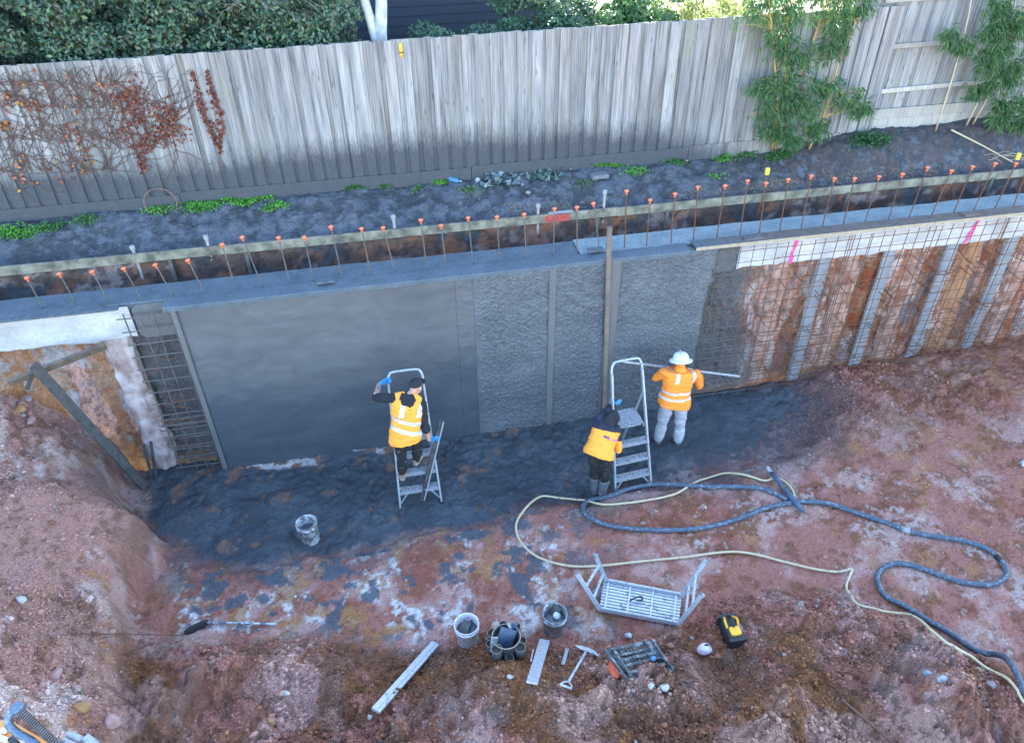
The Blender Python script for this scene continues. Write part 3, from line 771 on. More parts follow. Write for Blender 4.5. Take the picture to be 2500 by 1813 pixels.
def bmix(cc_, m):
    global bc
    m = np.clip(m, 0, 1)[:, None]; bc = bc*(1-m)+np.array(cc_)[None]*m
bmix((0.10, 0.112, 0.135), up*sst(0.44, 0.62, nc*0.6+nb*0.4))
bmix((0.14, 0.15, 0.175), up*0.7*sst(0.53, 0.64, fbm(fl[0]*9, fl[1]*9, 303, 4, 0.65)))
bmix((0.085, 0.060, 0.052), up*0.7*sst(4.5, 7.5, fl[0])*sst(0.4, 0.6, nc))
bmix((0.12, 0.075, 0.06), (1-up)*sst(0.4, 0.6, nb))
bmix((0.28, 0.21, 0.19), (1-up)*0.8*sst(0.56, 0.66, fbm(fl[0]*2.5, fl[1]*3.5, 304, 5, 0.6)))
bmix((0.25, 0.10, 0.05), (1-up)*0.6*sst(0.58, 0.66, fbm(fl[0]*3.5+7, fl[1]*3.5, 305, 4)))
bmix((0.045, 0.032, 0.03), (1-up)*0.7*sst(0.52, 0.62, nc))
bi = np.arange(len(by)).reshape(BY.shape)
bq = np.stack([bi[:-1, :-1].ravel(), bi[:-1, 1:].ravel(), bi[1:, 1:].ravel(), bi[1:, :-1].ravel()], 1)
bank = mesh_np('garden_bank', np.stack([fl[0], by2, bz2], 1), bq, 'bank_soil', smooth=False, col=np.hstack([bc, 0.15*np.ones((len(bc), 1))]))
tag(bank, 'dark grey garden soil bank between the fence and the wall head', kind='structure')
mb = MB(); mb.add([(-70, 2.85, 3.47), (70, 2.85, 3.47), (70, 90, 3.47), (-70, 90, 3.47)], [(0, 1, 2, 3)])
tag(mb.build('neighbour_yard', 'lawn'), 'grassy yard beyond the fence', kind='structure')

# ---- cut clay face behind the reinforcement
cx = axis(-6.6, 13.2, 0.028, (8, 8)); cz = np.arange(-0.4, 2.95, 0.028)
CX, CZ = np.meshgrid(cx, cz); X, Z = CX.ravel(), CZ.ravel()
n1 = fbm(X*2.2, Z*1.1, 401, 5, 0.6); n2 = fbm(X*7, Z*4, 402, 5, 0.6); n3 = fbm(X*16, Z*10, 403, 4, 0.65); rib = fbm(X*5.5, Z*0.55, 404, 4)
Yc = 0.40+0.16*(n1-0.5)-0.10*(n2-0.5)-0.06*(n3-0.5)+0.20*(rib-0.5)
STRIPS = [6.95, 8.13, 9.26, 10.39]
for sx_ in STRIPS: Yc = Yc+0.12*np.exp(-((X-sx_+0.22)/0.07)**2)
cl = np.broadcast_to(np.array([0.30, 0.13, 0.075]), (len(X), 3)).copy()
def cmix(c_, m):
    global cl
    m = np.clip(m, 0, 1)[:, None]; cl = cl*(1-m)+np.array(c_)[None]*m
cmix((0.38, 0.19, 0.09), 0.7*sst(0.48, 0.62, fbm(X*4+3, Z*0.8, 411, 5, 0.6)))
cmix((0.26, 0.065, 0.025), 0.9*sst(0.54, 0.63, fbm(X*3, Z*2+9, 412, 5, 0.6)))
cmix((0.50, 0.28, 0.22), 0.95*sst(0.50, 0.62, fbm(X*4.5+15, Z*0.7, 413, 5, 0.6)))
cmix((0.50, 0.42, 0.38), 0.8*sst(0.56, 0.66, fbm(X*6+25, Z*1.6, 414, 5, 0.62)))
cmix((0.15, 0.13, 0.13), 0.8*sst(0.57, 0.66, fbm(X*6+35, Z*1.8, 415, 5, 0.62)))
cmix((0.10, 0.055, 0.035), 0.6*sst(0.54, 0.66, n3))
spray = sst(6.35, 5.55, X+0.5*(n1-0.5)+0.25*(n2-0.5)+0.10*(Z-1.5))*sst(-3.9, -3.6, X)
spray = np.maximum(spray, 0.55*sst(6.9, 6.0, X+0.6*(rib-0.5))*sst(0.47, 0.58, n2)*(X > 0))
cmix((0.085, 0.088, 0.092), 0.95*spray)
low = sst(0.9, 0.1, Z+0.7*(n1-0.5))*sst(9.0, 8.0, X)
cmix((0.20, 0.17, 0.165), 0.35*low)
lf = sst(-3.7, -4.1, X)
cmix((0.27, 0.14, 0.07), 0.7*lf*sst(0.42, 0.56, n1)); cmix((0.28, 0.28, 0.29), 0.7*lf*sst(0.53, 0.63, fbm(X*4, Z*2.2, 421, 5, .6)))
ci = np.arange(len(X)).reshape(CX.shape)
cq = np.stack([ci[:-1, :-1].ravel(), ci[:-1, 1:].ravel(), ci[1:, 1:].ravel(), ci[1:, :-1].ravel()], 1)
cl = np.clip(cl*1.45, 0, 0.75)
cf = mesh_np('cut_earth_face', np.stack([X, Yc, Z], 1), cq, 'cut_soil', smooth=False, col=np.hstack([cl, 0.1*np.ones((len(cl), 1))]))
tag(cf, 'vertical cut face of orange, red and grey clay behind the steel mesh', kind='structure')

# =================================================================== RETAINING WALL
ZT = 3.06
XL, XR = -2.86, 5.02            # ends of the concrete placed so far
wall = thing('retaining_wall', 'freshly sprayed grey concrete retaining wall behind the two ladders', 'wall', (1.0, 0.1, 0))
def wall_panel(name, x0, x1, mat, fn, step=0.02, zlo=-0.12, zhi=ZT-0.02, right=None, smooth=True):
    xs = np.linspace(x0, x1, max(2, int((x1-x0)/step)+1)); zs = np.linspace(zlo, zhi, int((zhi-zlo)/step)+1)
    A, B = np.meshgrid(xs, zs); a, b = A.ravel(), B.ravel()
    if right is not None:                       # ragged end of the last sprayed bay
        e = right(b); a = x0+(a-x0)*(e-x0)/(x1-x0)
    y = fn(a, b)
    if right is not None:
        y = y+0.13*sst(-0.16, 0.0, a-right(b))**1.5
    i = np.arange(len(a)).reshape(A.shape)
    q = np.stack([i[:-1, :-1].ravel(), i[:-1, 1:].ravel(), i[1:, 1:].ravel(), i[1:, :-1].ravel()], 1)
    V = np.stack([a, y, b], 1)
    # return to the back so the panel is solid, not a sheet
    nb_ = len(V); back = V.copy(); back[:, 1] = 0.16
    bnd = np.concatenate([i[0, :], i[1:, -1], i[-1, -2::-1], i[-2:0:-1, 0]])
    sides = np.stack([bnd, bnd+nb_, np.roll(bnd, -1)+nb_, np.roll(bnd, -1)], 1)
    return mesh_np(name, np.vstack([V, back]), np.vstack([q, sides]), mat, wall, smooth=smooth)
def f_smooth(a, b):
    return 0.0+0.006*(fbm(a*0.9, b*0.9, 501, 3)-0.5)+0.0022*(fbm(a*3, b*26, 502, 3)-0.5)
def f_scraped(a, b):
    return f_smooth(a, b)-sst(0.985, 1.03, a)*sst(1.245, 1.2, a)*0.010*sst(0.52, 0.66, fbm(a*17, b*13, 512, 4))*sst(0.9, 2.3, b)
def f_rough(a, b):
    w_, wi_ = worley(a*30, b*30, 55); w2, w2i = worley(a*40+3, b*40, 56)
    swirl = np.sin((np.hypot((a-3.15)*1.15, (b-2.85)*1.0))*26+6*fbm(a*2, b*2, 523, 3))
    sw = sst(1.9, 2.5, b)*0.010*swirl
    eg = sst(0.0, 0.07, a-1.245)
    return eg*(-0.004-0.020*np.clip(1-w_*1.2, 0, 1)*(wi_ > 0.3)-0.018*np.clip(1-w2*1.1, 0, 1)*(w2i > 0.25)-0.018*(fbm(a*3, b*3, 521, 4)-0.5)-0.016*(fbm(a*11, b*11, 522, 3)-0.5)+sw)
def f_rib(a, b):
    return -0.030+0.004*(fbm(a*6, b*1.5, 531, 3)-0.5)
wall_panel('trowelled_panel', XL+0.055, 0.985, 'trowelled_concrete', f_smooth, 0.03)
wall_panel('scraped_strip', 0.985, 1.245, 'trowelled_concrete', f_scraped, 0.015)
wall_panel('sprayed_panel', 1.245, 2.365, 'sprayed_concrete', f_rough, 0.014, smooth=False)
wall_panel('guide_strip', 2.365, 2.475, 'batten_smear', f_rib, 0.025)
wall_panel('sprayed_panel', 2.475, 3.27, 'sprayed_concrete', f_rough, 0.014, smooth=False)
wall_panel('guide_strip', 3.27, 3.46, 'batten_smear', f_rib, 0.025)
wall_panel('sprayed_panel', 3.46, XR, 'sprayed_concrete', f_rough, 0.014, smooth=False, right=lambda b: 4.93+0.10*(b/3.0)+0.16*(fbm(b*1.6+3, b*0+2, 541, 4)-0.5)+0.07*(fbm(b*9, b*0, 542, 3)-0.5))
wall_panel('stop_end', XL-0.02, XL+0.052, 'batten_smear', lambda a, b: -0.022+0.008*(fbm(a*9, b*3, 551, 3)-0.5), 0.024)
# wall head
mb = MB()
def crown(y0, y1, z0, z1, x0, x1, name, mat, amp, seed):
    xs = np.arange(x0, x1, 0.04)
    V = []; n_ = len(xs)
    jf = y0+amp*(fbm(xs*3, xs*0+seed, 561, 4)-0.5); jb = y1+amp*2*(fbm(xs*2, xs*0+seed+3, 562, 4)-0.5)
    tz = z1+amp*0.6*(fbm(xs*2.5, xs*0+seed+5, 563, 4)-0.5)
    for x_, a_, b_, t_ in zip(xs, jf, jb, tz):
        V += [(x_, a_, z0), (x_, a_, t_-0.008), (x_, a_+0.008, t_), (x_, b_-0.01, t_), (x_, b_, t_-0.012), (x_, b_, z0)]
    Fc = [(i*6+j, (i+1)*6+j, (i+1)*6+j+1, i*6+j+1) for i in range(n_-1) for j in range(5)]
    Fc += [(0, 1, 2, 3, 4, 5), tuple((n_-1)*6+j for j in (5, 4, 3, 2, 1, 0))]
    return mesh_np(name, V, Fc, mat, wall)
crown(0.235, 0.69, 2.60, ZT-0.012, -6.6, 2.9, 'wall_head', 'wet_crown', 0.02, 1)
crown(0.235, 0.72, 2.60, ZT-0.010, 2.9, 16.0, 'wall_head', 'pale_crown', 0.02, 9)
crown(-0.03, 0.234, ZT-0.06, ZT+0.012, XL-0.1, 4.55, 'wall_lip', 'wet_crown', 0.015, 5)

# white capping beam over the bored piers, seen where no concrete has been sprayed
cap_ = thing('capping_beam', 'white painted concrete capping beam under the wall head', 'beam', (0, 0.25, 2.5))
def beam_face(x0, x1, nm):
    xs = np.arange(x0, x1, 0.05); V = []
    zl = 2.52+0.07*(fbm(xs*2.2, xs*0, 571, 4)-0.5)+0.05*(fbm(xs*9, xs*0, 572, 3)-0.5)
    yf = 0.185+0.02*(fbm(xs*1.5, xs*0, 573, 3)-0.5)
    for x_, z_, y_ in zip(xs, zl, yf):
        V += [(x_, 0.5, z_+0.01), (x_, y_+0.015, z_), (x_, y_, z_+0.02), (x_, y_, 2.8), (x_, y_, 3.035)]
    Fc = [(i*5+j, (i+1)*5+j, (i+1)*5+j+1, i*5+j+1) for i in range(len(xs)-1) for j in range(4)]
    return mesh_np(nm, V, Fc, 'white_concrete', cap_)
beam_face(-6.6, -3.42, 'left_face'); beam_face(5.42, 16.0, 'right_face')
mb = MB()
xs = np.arange(-3.42, -2.78, 0.05)
mb.box((-3.42, 0.19, 2.5), (-2.80, 0.5, 3.03)); mb.build('sprayed_face', 'batten_smear', cap_)
MB().box((4.8, 0.195, 2.5), (5.419, 0.5, 3.03)).build('sprayed_face', 'sprayed_concrete', cap_)
# pink marker paint sprayed down the beam
def paint(points, wid, name):
    V = []; n_ = len(points)
    for i, (x_, y_, z_) in enumerate(points):
        ww = wid*(0.7+0.6*random.random()); V += [(x_-ww/2, y_-0.004, z_), (x_+ww/2, y_-0.004, z_)]
    mesh_np(name, V, [(2*i, 2*i+1, 2*i+3, 2*i+2) for i in range(n_-1)], 'pink_paint', cap_)
for xa, xb in ((6.35, 6.32), (9.55, 9.42)):
    paint([(xa+(xb-xa)*k_/10+0.012*random.uniform(-1, 1), 0.172, 3.03-0.5*k_/10) for k_ in range(11)], 0.055, 'paint_mark')

# form boards along the front of the wall head
FB = [(-6.6, -3.75), (-3.745, -0.2), (-0.195, 4.6), (4.605, 8.55), (8.555, 16.0)]
names = ['at the left photo edge above the white beam', 'above the stop end of the trowelled panel', 'above the trowelled and sprayed panels', 'above the bare mesh with the left pink mark', 'above the bare mesh at the right photo edge']
for i, (a, b) in enumerate(FB):
    if i in (1, 2): continue
    y0 = 0.0 if i else 0.03
    o = MB().box((a, y0-0.005, ZT+0.016), (b, 0.225, ZT+0.042)).build('form_board', 'form_board')
    tag(o, 'flat form board ' + names[i], 'board', 'form boards on the wall head')
    if i:
        q = MB().box((a+0.002, y0-0.012, ZT-0.012), (b-0.002, y0-0.0055, ZT+0.041)).build('edge_strip', 'plywood', o)
# small blocks lying on the boards
for x_, y_, w_, d_, lab in ((-3.72, 0.02, 0.42, 0.10, 'grey timber block on the wall head left of the mesh cage'), (-0.80, 0.14, 0.24, 0.10, 'grey ply offcut on the wall head above the trowelled panel'), (3.12, 0.22, 0.24, 0.13, 'grey ply offcut beside the upright batten'), (5.55, 0.09, 0.30, 0.13, 'ply offcut on the form board left of the left pink mark'), (9.25, 0.10, 0.30, 0.13, 'ply offcut on the form board left of the right pink mark')):
    o = MB().beam((x_-w_/2, y_, ZT+0.056), (x_+w_/2, y_+0.01, ZT+0.056), d_, 0.026).build('ply_offcut', 'form_board')
    tag(o, lab, 'offcut', 'ply offcuts on the wall head')

# =================================================================== REINFORCEMENT
def bar_mesh(L_, rad, name, bend=None):
    b = MB()
    pts = [(0, 0, 0), (0, 0, L_)] if bend is None else bend
    b.tube(pts, rad, 6)
    me = bpy.data.meshes.new(name); me.from_pydata(b.V, [], b.F); me.update()
    return me
def put(me, mat, name, loc, rot, parent, scale=(1, 1, 1)):
    if not me.materials: me.materials.append(MATS[mat])
    o = bpy.data.objects.new(name, me); o.location = loc; o.rotation_euler = rot; o.scale = scale
    link(o, parent); o.matrix_parent_inverse = world_of(parent).inverted()
    return o
rmesh = thing('reinforcement_mesh', 'wide rusty steel reinforcement mesh over the clay right of the sprayed wall', 'mesh', (7.5, 0.06, 0))
mv = bar_mesh(1.0, 0.0065, 'vertical_bar'); mh = bar_mesh(1.0, 0.006, 'horizontal_bar'); mg = bar_mesh(1.0, 0.0065, 'vertical_bar_grey'); mhg = bar_mesh(1.0, 0.006, 'horizontal_bar_grey')
xv = np.arange(4.78, 14.5, 0.2)
xv = np.concatenate([xv, [5.03, 7.23, 7.27, 7.55, 8.7, 9.95, 10.0]])
for x_ in xv:
    grey = x_ < 5.9
    put(mg if grey else mv, 'grey_steel' if grey else 'rust_steel', 'vertical_bar', (x_+random.uniform(-.008, .008), 0.065, 0.0), (random.uniform(-.006, .006), random.uniform(-.006, .006), 0), rmesh, (1, 1, 2.98))
zh = list(np.arange(0.12, 3.0, 0.2))+[0.22, 0.44, 0.58, 0.84, 1.05, 1.25]
for z_ in zh:
    put(mhg, 'grey_steel', 'horizontal_bar', (4.70, 0.055, z_+random.uniform(-.01, .01)), (0, R(90)+random.uniform(-.003, .003), 0), rmesh, (1, 1, 1.35))
    put(mh, 'rust_steel', 'horizontal_bar', (6.0, 0.053, z_+random.uniform(-.01, .01)), (0, R(90)+random.uniform(-.003, .003), 0), rmesh, (1, 1, 8.6))
tie = bar_mesh(1, 0.006, 'tie_bar', [(0, 0.28, 0), (0, 0.05, 0.0), (0.01, 0.0, 0.0), (0.25, -0.005, -0.01), (0.33, -0.005, 0.0)])
tie2 = bar_mesh(1, 0.006, 'tie_bar_hooked', [(0, 0.3, 0.02), (0, 0.02, 0), (0.06, -0.01, -0.03), (0.22, -0.012, -0.02), (0.30, -0.01, 0.01), (0.31, -0.008, 0.06)])
for k_ in range(95):
    x_ = random.uniform(4.85, 10.9); z_ = random.uniform(0.25, 2.4)
    put(random.choice((tie, tie2)), 'rust_steel', 'tie_bar', (x_, 0.045, z_), (random.uniform(-.1, .1), random.uniform(-.25, .25), random.uniform(-.15, .15)), rmesh)
cage = thing('reinforcement_cage', 'narrow grey steel bar cage between the pink pier and the trowelled panel', 'mesh', (-3.2, 0.07, 0))
for x_ in (-3.50, -3.28, -3.12, -2.93):
    put(mg, 'grey_steel', 'vertical_bar', (x_, 0.075, -0.02), (0, random.uniform(-.008, .008), 0), cage, (1.7, 1.7, 3.0))
for z_ in list(np.arange(0.12, 3.0, 0.215))+[0.5, 0.72, 0.9, 1.0, 1.1]:
    put(mhg, 'grey_steel', 'horizontal_bar', (-3.60+random.uniform(0, .06), 0.06, z_), (0, R(90)+random.uniform(-.02, .02), 0), cage, (1.7, 1.7, 0.74))
for k_ in range(22):
    put(random.choice((tie, tie2)), 'grey_steel', 'tie_bar', (random.uniform(-3.55, -3.15), 0.05, random.uniform(.15, 2.4)), (random.uniform(-.1, .1), random.uniform(-.3, .3), 0), cage, (0.8, 1, 1))
# drainage strips
wheres = ['nearest the sprayed wall', 'second from the sprayed wall', 'third from the sprayed wall', 'nearest the right photo edge']
for i, x_ in enumerate(STRIPS):
    rows = 40; V = []
    for k_ in range(rows):
        z_ = -0.05+2.62*k_/(rows-1); o_ = 0.012*(fbm(np.array([z_*2.0]), np.array([i*9.0]), 581, 3)[0]-0.5)*2
        yy = 0.215+0.03*(fbm(np.array([z_*1.2]), np.array([i*5.0+2]), 582, 3)[0]-0.5)
        V += [(x_-0.09+o_, yy+0.02, z_), (x_-0.085+o_, yy, z_), (x_+0.085+o_, yy, z_), (x_+0.09+o_, yy+0.02, z_)]
    Fc = [(k_*4+j, k_*4+j+1, (k_+1)*4+j+1, (k_+1)*4+j) for k_ in range(rows-1) for j in range(3)]
    o = mesh_np('drain_strip', np.array(V)-np.array([x_, 0.2, 0]), Fc, 'strip_grey'); o.location = (x_, 0.2, 0)
    tag(o, 'grey vertical drainage strip behind the mesh, '+wheres[i], 'drain strip', 'drainage strips on the clay face')
    md = o.modifiers.new('thick', 'SOLIDIFY'); md.thickness = 0.02; md.offset = 1
# bored piers
def pier(x_, zlo, zhi, rad, mat, label, ycen=0.47):
    zs = np.arange(zlo, zhi, 0.03); th = np.linspace(math.pi, 2*math.pi, 26)
    A, B = np.meshgrid(th, zs); a, b = A.ravel(), B.ravel()
    rr = rad*(1+0.55*(fbm(a*2.4+x_*3, b*2.2, 591, 4)-0.5)+0.30*(fbm(a*6+x_, b*7, 592, 4)-0.5))
    V = np.stack([x_+rr*np.cos(a), ycen+rr*np.sin(a)*0.9, b], 1)
    i = np.arange(len(a)).reshape(A.shape)
    q = np.stack([i[:-1, :-1].ravel(), i[:-1, 1:].ravel(), i[1:, 1:].ravel(), i[1:, :-1].ravel()], 1)
    o = mesh_np('bored_pier', V-np.array([x_, ycen, zlo]), q, mat, smooth=True); o.location = (x_, ycen, zlo)
    tag(o, label, 'pier', 'bored concrete piers in the clay face')
pier(-3.79, 0.02, 2.56, 0.20, 'pier_white', 'pinkish white rough concrete pier left of the mesh cage', 0.36)
pier(6.32, -0.05, 2.52, 0.17, 'pier_concrete', 'pale pink pier below the left pink paint mark')
pier(7.55, -0.05, 2.52, 0.19, 'pier_concrete', 'pinkish pier between the first and second drainage strips')
pier(8.72, -0.05, 2.52, 0.15, 'pier_concrete', 'rough pale pier between the second and third drainage strips', 0.45)
pier(9.84, -0.05, 2.52, 0.19, 'pier_orange', 'smooth orange-brown pier between the third and fourth drainage strips')
pier(10.95, -0.05, 2.52, 0.17, 'pier_concrete', 'pinkish pier at the right photo edge behind the mesh')

# upright batten held against the wall
a = at_y(1350, 503, -0.07); b = at_y(1339, 905, -0.07)
o = MB().beam(a, (b[0], -0.07, 0.02), 0.07, 0.05, (0, 1, 0)).build('timber_batten', 'batten_wood')
tag(o, 'tall upright timber batten leaning on the sprayed wall between the two ladders', 'batten')
# broken screed line: white stone chip on wall
# starter bars
caps = [(60, 612, 97, 685), (132, 603, 170, 672), (205, 598, 240, 662), (275, 591, 312, 655), (345, 583, 382, 645), (417, 573, 452, 640), (492, 538, 520, 628), (537, 522, 580, 624), (617, 523, 640, 617), (674, 522, 693, 612), (733, 499, 757, 605), (801, 503, 820, 597), (849, 501, 876, 595), (932, 484, 945, 588), (977, 496, 988, 582), (1037, 479, 1048, 574), (1101, 477, 1107, 570), (1161, 471, 1166, 563), (1228, 459, 1226, 555), (1278, 456, 1279, 551), (1315, 447, 1330, 546), (1388, 420, 1384, 541), (1440, 440, 1433, 535), (1495, 426, 1487, 530), (1546, 411, 1537, 525), (1606, 408, 1588, 523), (1656, 397, 1640, 517), (1697, 402, 1684, 508), (1746, 394, 1729, 505), (1797, 386, 1776, 501), (1848, 392, 1823, 495), (1893, 392, 1870, 490), (1947, 388, 1918, 484), (1999, 382, 1970, 478), (2054, 368, 2016, 473), (2107, 375, 2066, 467), (2154, 366, 2115, 462), (2204, 359, 2160, 455), (2250, 359, 2208, 449), (2285, 345, 2252, 440)]
me_cap = None
YB = 0.30
capm = MB().lathe((0, 0, 0), [(0.010, -0.02), (0.017, -0.012), (0.018, 0.022), (0.031, 0.030), (0.034, 0.038), (0.031, 0.046), (0.019, 0.053), (0.005, 0.055)], 16)
me_cap = bpy.data.meshes.new('cap'); me_cap.from_pydata(capm.V, [], capm.F); me_cap.materials.append(MATS['orange_plastic'])
me_cap.polygons.foreach_set('use_smooth', np.ones(len(me_cap.polygons), bool))
for i, (cx_, cy_, bx_, by_) in enumerate(caps):
    b = at_z(bx_, by_, ZT); b[1] = YB; b = at_y(bx_, by_, YB); b[2] = ZT
    c = at_y(cx_, cy_+4, YB+0.02*random.uniform(-1, 1))
    t_ = thing('starter_bar', 'thin steel bar with orange mushroom cap, %s from the left photo edge' % ordinal(i), 'steel bar', (b[0], YB, ZT), 'capped starter bars along the wall head')
    MB().tube([(b[0], b[1], ZT-0.08), c], 0.009, 6).build('rod', 'rust_steel' if i > 27 else ('grey_steel' if i < 21 else 'rust_steel'), t_)
    o = bpy.data.objects.new('cap', me_cap); o.location = Vector(c-np.array([0, 0, 0.03])); link(o, t_); o.matrix_parent_inverse = world_of(t_).inverted()
    dv = Vector(c-b); o.rotation_euler = dv.to_track_quat('Z', 'Y').to_euler()
# yellow caps on taller pegs in the bank
for cx_, cy_, h_, lab in ((1700, 378, 0.35, 'yellow-capped steel peg in the bank above the orange caps near the bamboo'), (2256, 345, 0.35, 'yellow-capped steel peg at the right photo edge')):
    c = at_y(cx_, cy_, 1.15); t_ = thing('capped_peg', lab, 'peg', (c[0], 1.15, 2.72), 'yellow capped pegs')
    MB().tube([(c[0], 1.15, 2.70), c], 0.009, 6).build('rod', 'rust_steel', t_)
    MB().lathe(c-np.array([0, 0, 0.07]), [(0.022, 0), (0.035, 0.01), (0.037, 0.10), (0.03, 0.115)], 14).build('cap', 'yellow_plastic', t_, smooth=False)

# timber edge board of the trench, three lengths, with steel stakes behind
TY = 1.235
segs = [(-8.0, -2.2, 'left length of the weathered edge board behind the bars'), (-2.195, 3.75, 'middle length of the weathered edge board, with red paint'), (3.755, 9.2, 'right length of the pale edge board behind the bars'), (9.205, 16.0, 'edge board length at the right photo edge')]
for i, (x0, x1, lab) in enumerate(segs):
    z1 = 3.27-0.012*(i-1)
    o = MB().beam((x0, TY-0.02, z1-0.07), (x1, TY-0.02, z1-0.095 if i == 3 else z1-0.075), 0.038, 0.14).build('edge_board', 'old_timber')
    tag(o, lab, 'board', 'edge boards along the trench')
    if i == 1:
        V = []; pts = np.linspace(2.58, 2.98, 14)
        for x_ in pts: V += [(x_, TY-0.043, z1-0.15+0.02*random.random()), (x_, TY-0.043, z1-0.015-0.02*random.random())]
        mesh_np('paint_mark', V, [(2*k_, 2*k_+2, 2*k_+3, 2*k_+1) for k_ in range(13)], 'red_paint', o)
        MB().beam((2.64, TY-0.012, z1+0.007), (3.03, TY-0.012, z1+0.007), 0.07, 0.012).build('packer', 'stake', o)
MB_l = [(292, 545), (455, 522), (871, 478), (1192, 452), (1340, 422)]
stk = ['behind the edge board at far left', 'behind the edge board, second from left', 'in the dark hollow behind the edge board', 'left of the red paint on the edge board', 'right of the red paint on the edge board']
for (px_, py_), wh_ in zip(MB_l, stk):
    q = at_y(px_, py_, TY+0.035); t_ = thing('steel_stake', 'grey steel stake with flattened round head '+wh_, 'stake', (q[0], TY+0.035, 3.0), 'steel stakes behind the edge board')
    MB().tube([(q[0], TY+0.035, 2.75), (q[0], TY+0.035, q[2]-0.03)], 0.022, 10).build('shaft', 'stake', t_)
    MB().lathe((q[0], TY+0.035, q[2]-0.06), [(0.025, 0), (0.036, 0.01), (0.036, 0.06), (0.026, 0.07)], 14).build('head', 'stake', t_)
# dark steel posts in the trench face
for px_, lab in ((352, 'left'), (530, 'second from the left'), (1322, 'left of the upright batten'), (1473, 'right of the upright batten'), (1857, 'below the bamboo'), (2155, 'near the right photo edge')):
    q = at_y(px_, 500, 1.2)
    o = MB().box((q[0]-0.025, 1.165, 2.66), (q[0]+0.025, 1.195, 3.14)).build('trench_post', 'grey_steel')
    tag(o, 'dark flat post under the edge board in the trench, '+lab, 'post', 'posts in the trench')

# =================================================================== FENCE
FYY = 2.30
fence = thing('paling_fence', 'long weathered grey paling fence with dark cement overspray along its foot', 'fence', (0, FYY, 3.45))
def paling_mesh(w_, z0, z1, th, seed):
    rr = np.random.default_rng(seed); V = []
    zs = np.linspace(0, z1-z0, 5)
    for k_, z_ in enumerate(zs):
        jx = 0.004*(rr.random()-0.5); jy = 0.004*(rr.random()-0.5); tz = z_ if k_ < 4 else z_+0.012*(rr.random()-0.5)
        V += [(-w_/2+jx, -th/2+jy, tz), (w_/2+jx, -th/2+jy, tz), (w_/2+jx, th/2+jy, tz), (-w_/2+jx, th/2+jy, tz)]
    Fc = [(k_*4+j, k_*4+(j+1) % 4, (k_+1)*4+(j+1) % 4, (k_+1)*4+j) for k_ in range(4) for j in range(4)]+[(3, 2, 1, 0), (16, 17, 18, 19)]
    me = bpy.data.meshes.new('paling'); me.from_pydata(V, [], Fc); me.materials.append(MATS['weathered_paling']); return me
PAL = [paling_mesh(0.138+0.012*k_, 3.66, 5.68, 0.016, k_) for k_ in range(4)]
x_ = -7.1; k_ = 0
ztop = lambda x: 5.70+0.012*math.sin(x*0.9)+0.010*x*0.4
while x_ < 8.6:
    o = bpy.data.objects.new('paling', random.choice(PAL))
    front = k_ % 2 == 0
    o.location = (x_, FYY-(0.020 if front else -0.004)+random.uniform(-.002, .002), 3.66+random.uniform(-.008, .008)+0.006*x_)
    o.rotation_euler = (random.uniform(-.003, .003), random.uniform(-.006, .006), random.uniform(-.02, .02))
    link(o, fence); o.matrix_parent_inverse = world_of(fence).inverted()
    x_ += random.choice((0.098, 0.108, 0.116)); k_ += 1
for i, (a, b) in enumerate(((-7.2, -2.9), (-2.89, 1.6), (1.61, 5.3), (5.31, 8.1))):
    MB().box((a, FYY-0.045, 3.46), (b, FYY-0.006, 3.685+0.006*b)).build('plinth_board', 'weathered_paling', fence)
for z_ in (3.95, 4.7, 5.45):
    MB().box((-7.2, FYY+0.014, z_-0.035), (8.4, FYY+0.055, z_+0.035)).build('rail', 'rail_wood', fence)
for x_ in np.arange(-6.9, 8.3, 2.55):
    MB().box((x_-0.06, FYY+0.06, 3.3), (x_+0.06, FYY+0.16, 5.6)).build('post', 'rail_wood', fence)
# back-to-front panel on the right, rails towards the pit
f2 = thing('rail_side_fence', 'weathered fence section at upper right with rails and plinth boards facing the pit', 'fence', (10, FYY+0.1, 3.5))
PAL2 = [paling_mesh(0.15+0.01*k_, 3.95, 6.35, 0.016, 40+k_) for k_ in range(3)]
x_ = 7.9; k_ = 0
while x_ < 15.5:
    o = bpy.data.objects.new('paling', random.choice(PAL2))
    o.location = (x_, FYY+0.085+(0.016 if k_ % 2 else 0)+random.uniform(-.002, .002), 3.95+random.uniform(-.01, .01)); o.rotation_euler = (0, random.uniform(-.006, .006), random.uniform(-.02, .02))
    link(o, f2); o.matrix_parent_inverse = world_of(f2).inverted()
    x_ += 0.122; k_ += 1
def z_at(px_, py_): return float(at_y(px_, py_, FYY)[2])
for nm, (pa, pb), w_ in (('rail', ((1945, 106), (2268, 80)), 0.075), ('rail', ((1905, 207), (2268, 172)), 0.075), ('top_rail', ((1950, 2), (2268, -20)), 0.08)):
    A = at_y(*pa, FYY+0.05); B = at_y(*pb, FYY+0.05)
    ex = (B-A)/(B[0]-A[0]); B = A+ex*(15.6-A[0]); A = A+ex*(8.32-A[0])
    MB().beam(A, B, 0.045, w_).build(nm, 'rail_wood', f2)
for z0, z1, dy in ((3.50, 3.70, 0.05), (3.705, 3.88, 0.056), (3.885, 4.06, 0.05)):
    MB().box((8.12, FYY+dy-0.015, z0), (15.6, FYY+dy+0.012, z1)).build('plinth_board', 'rail_wood', f2)
for x_ in (8.35, 10.8, 13.0):
    MB().box((x_-0.06, FYY+0.105, 3.3), (x_+0.06, FYY+0.2, 6.2)).build('post', 'rail_wood', f2)
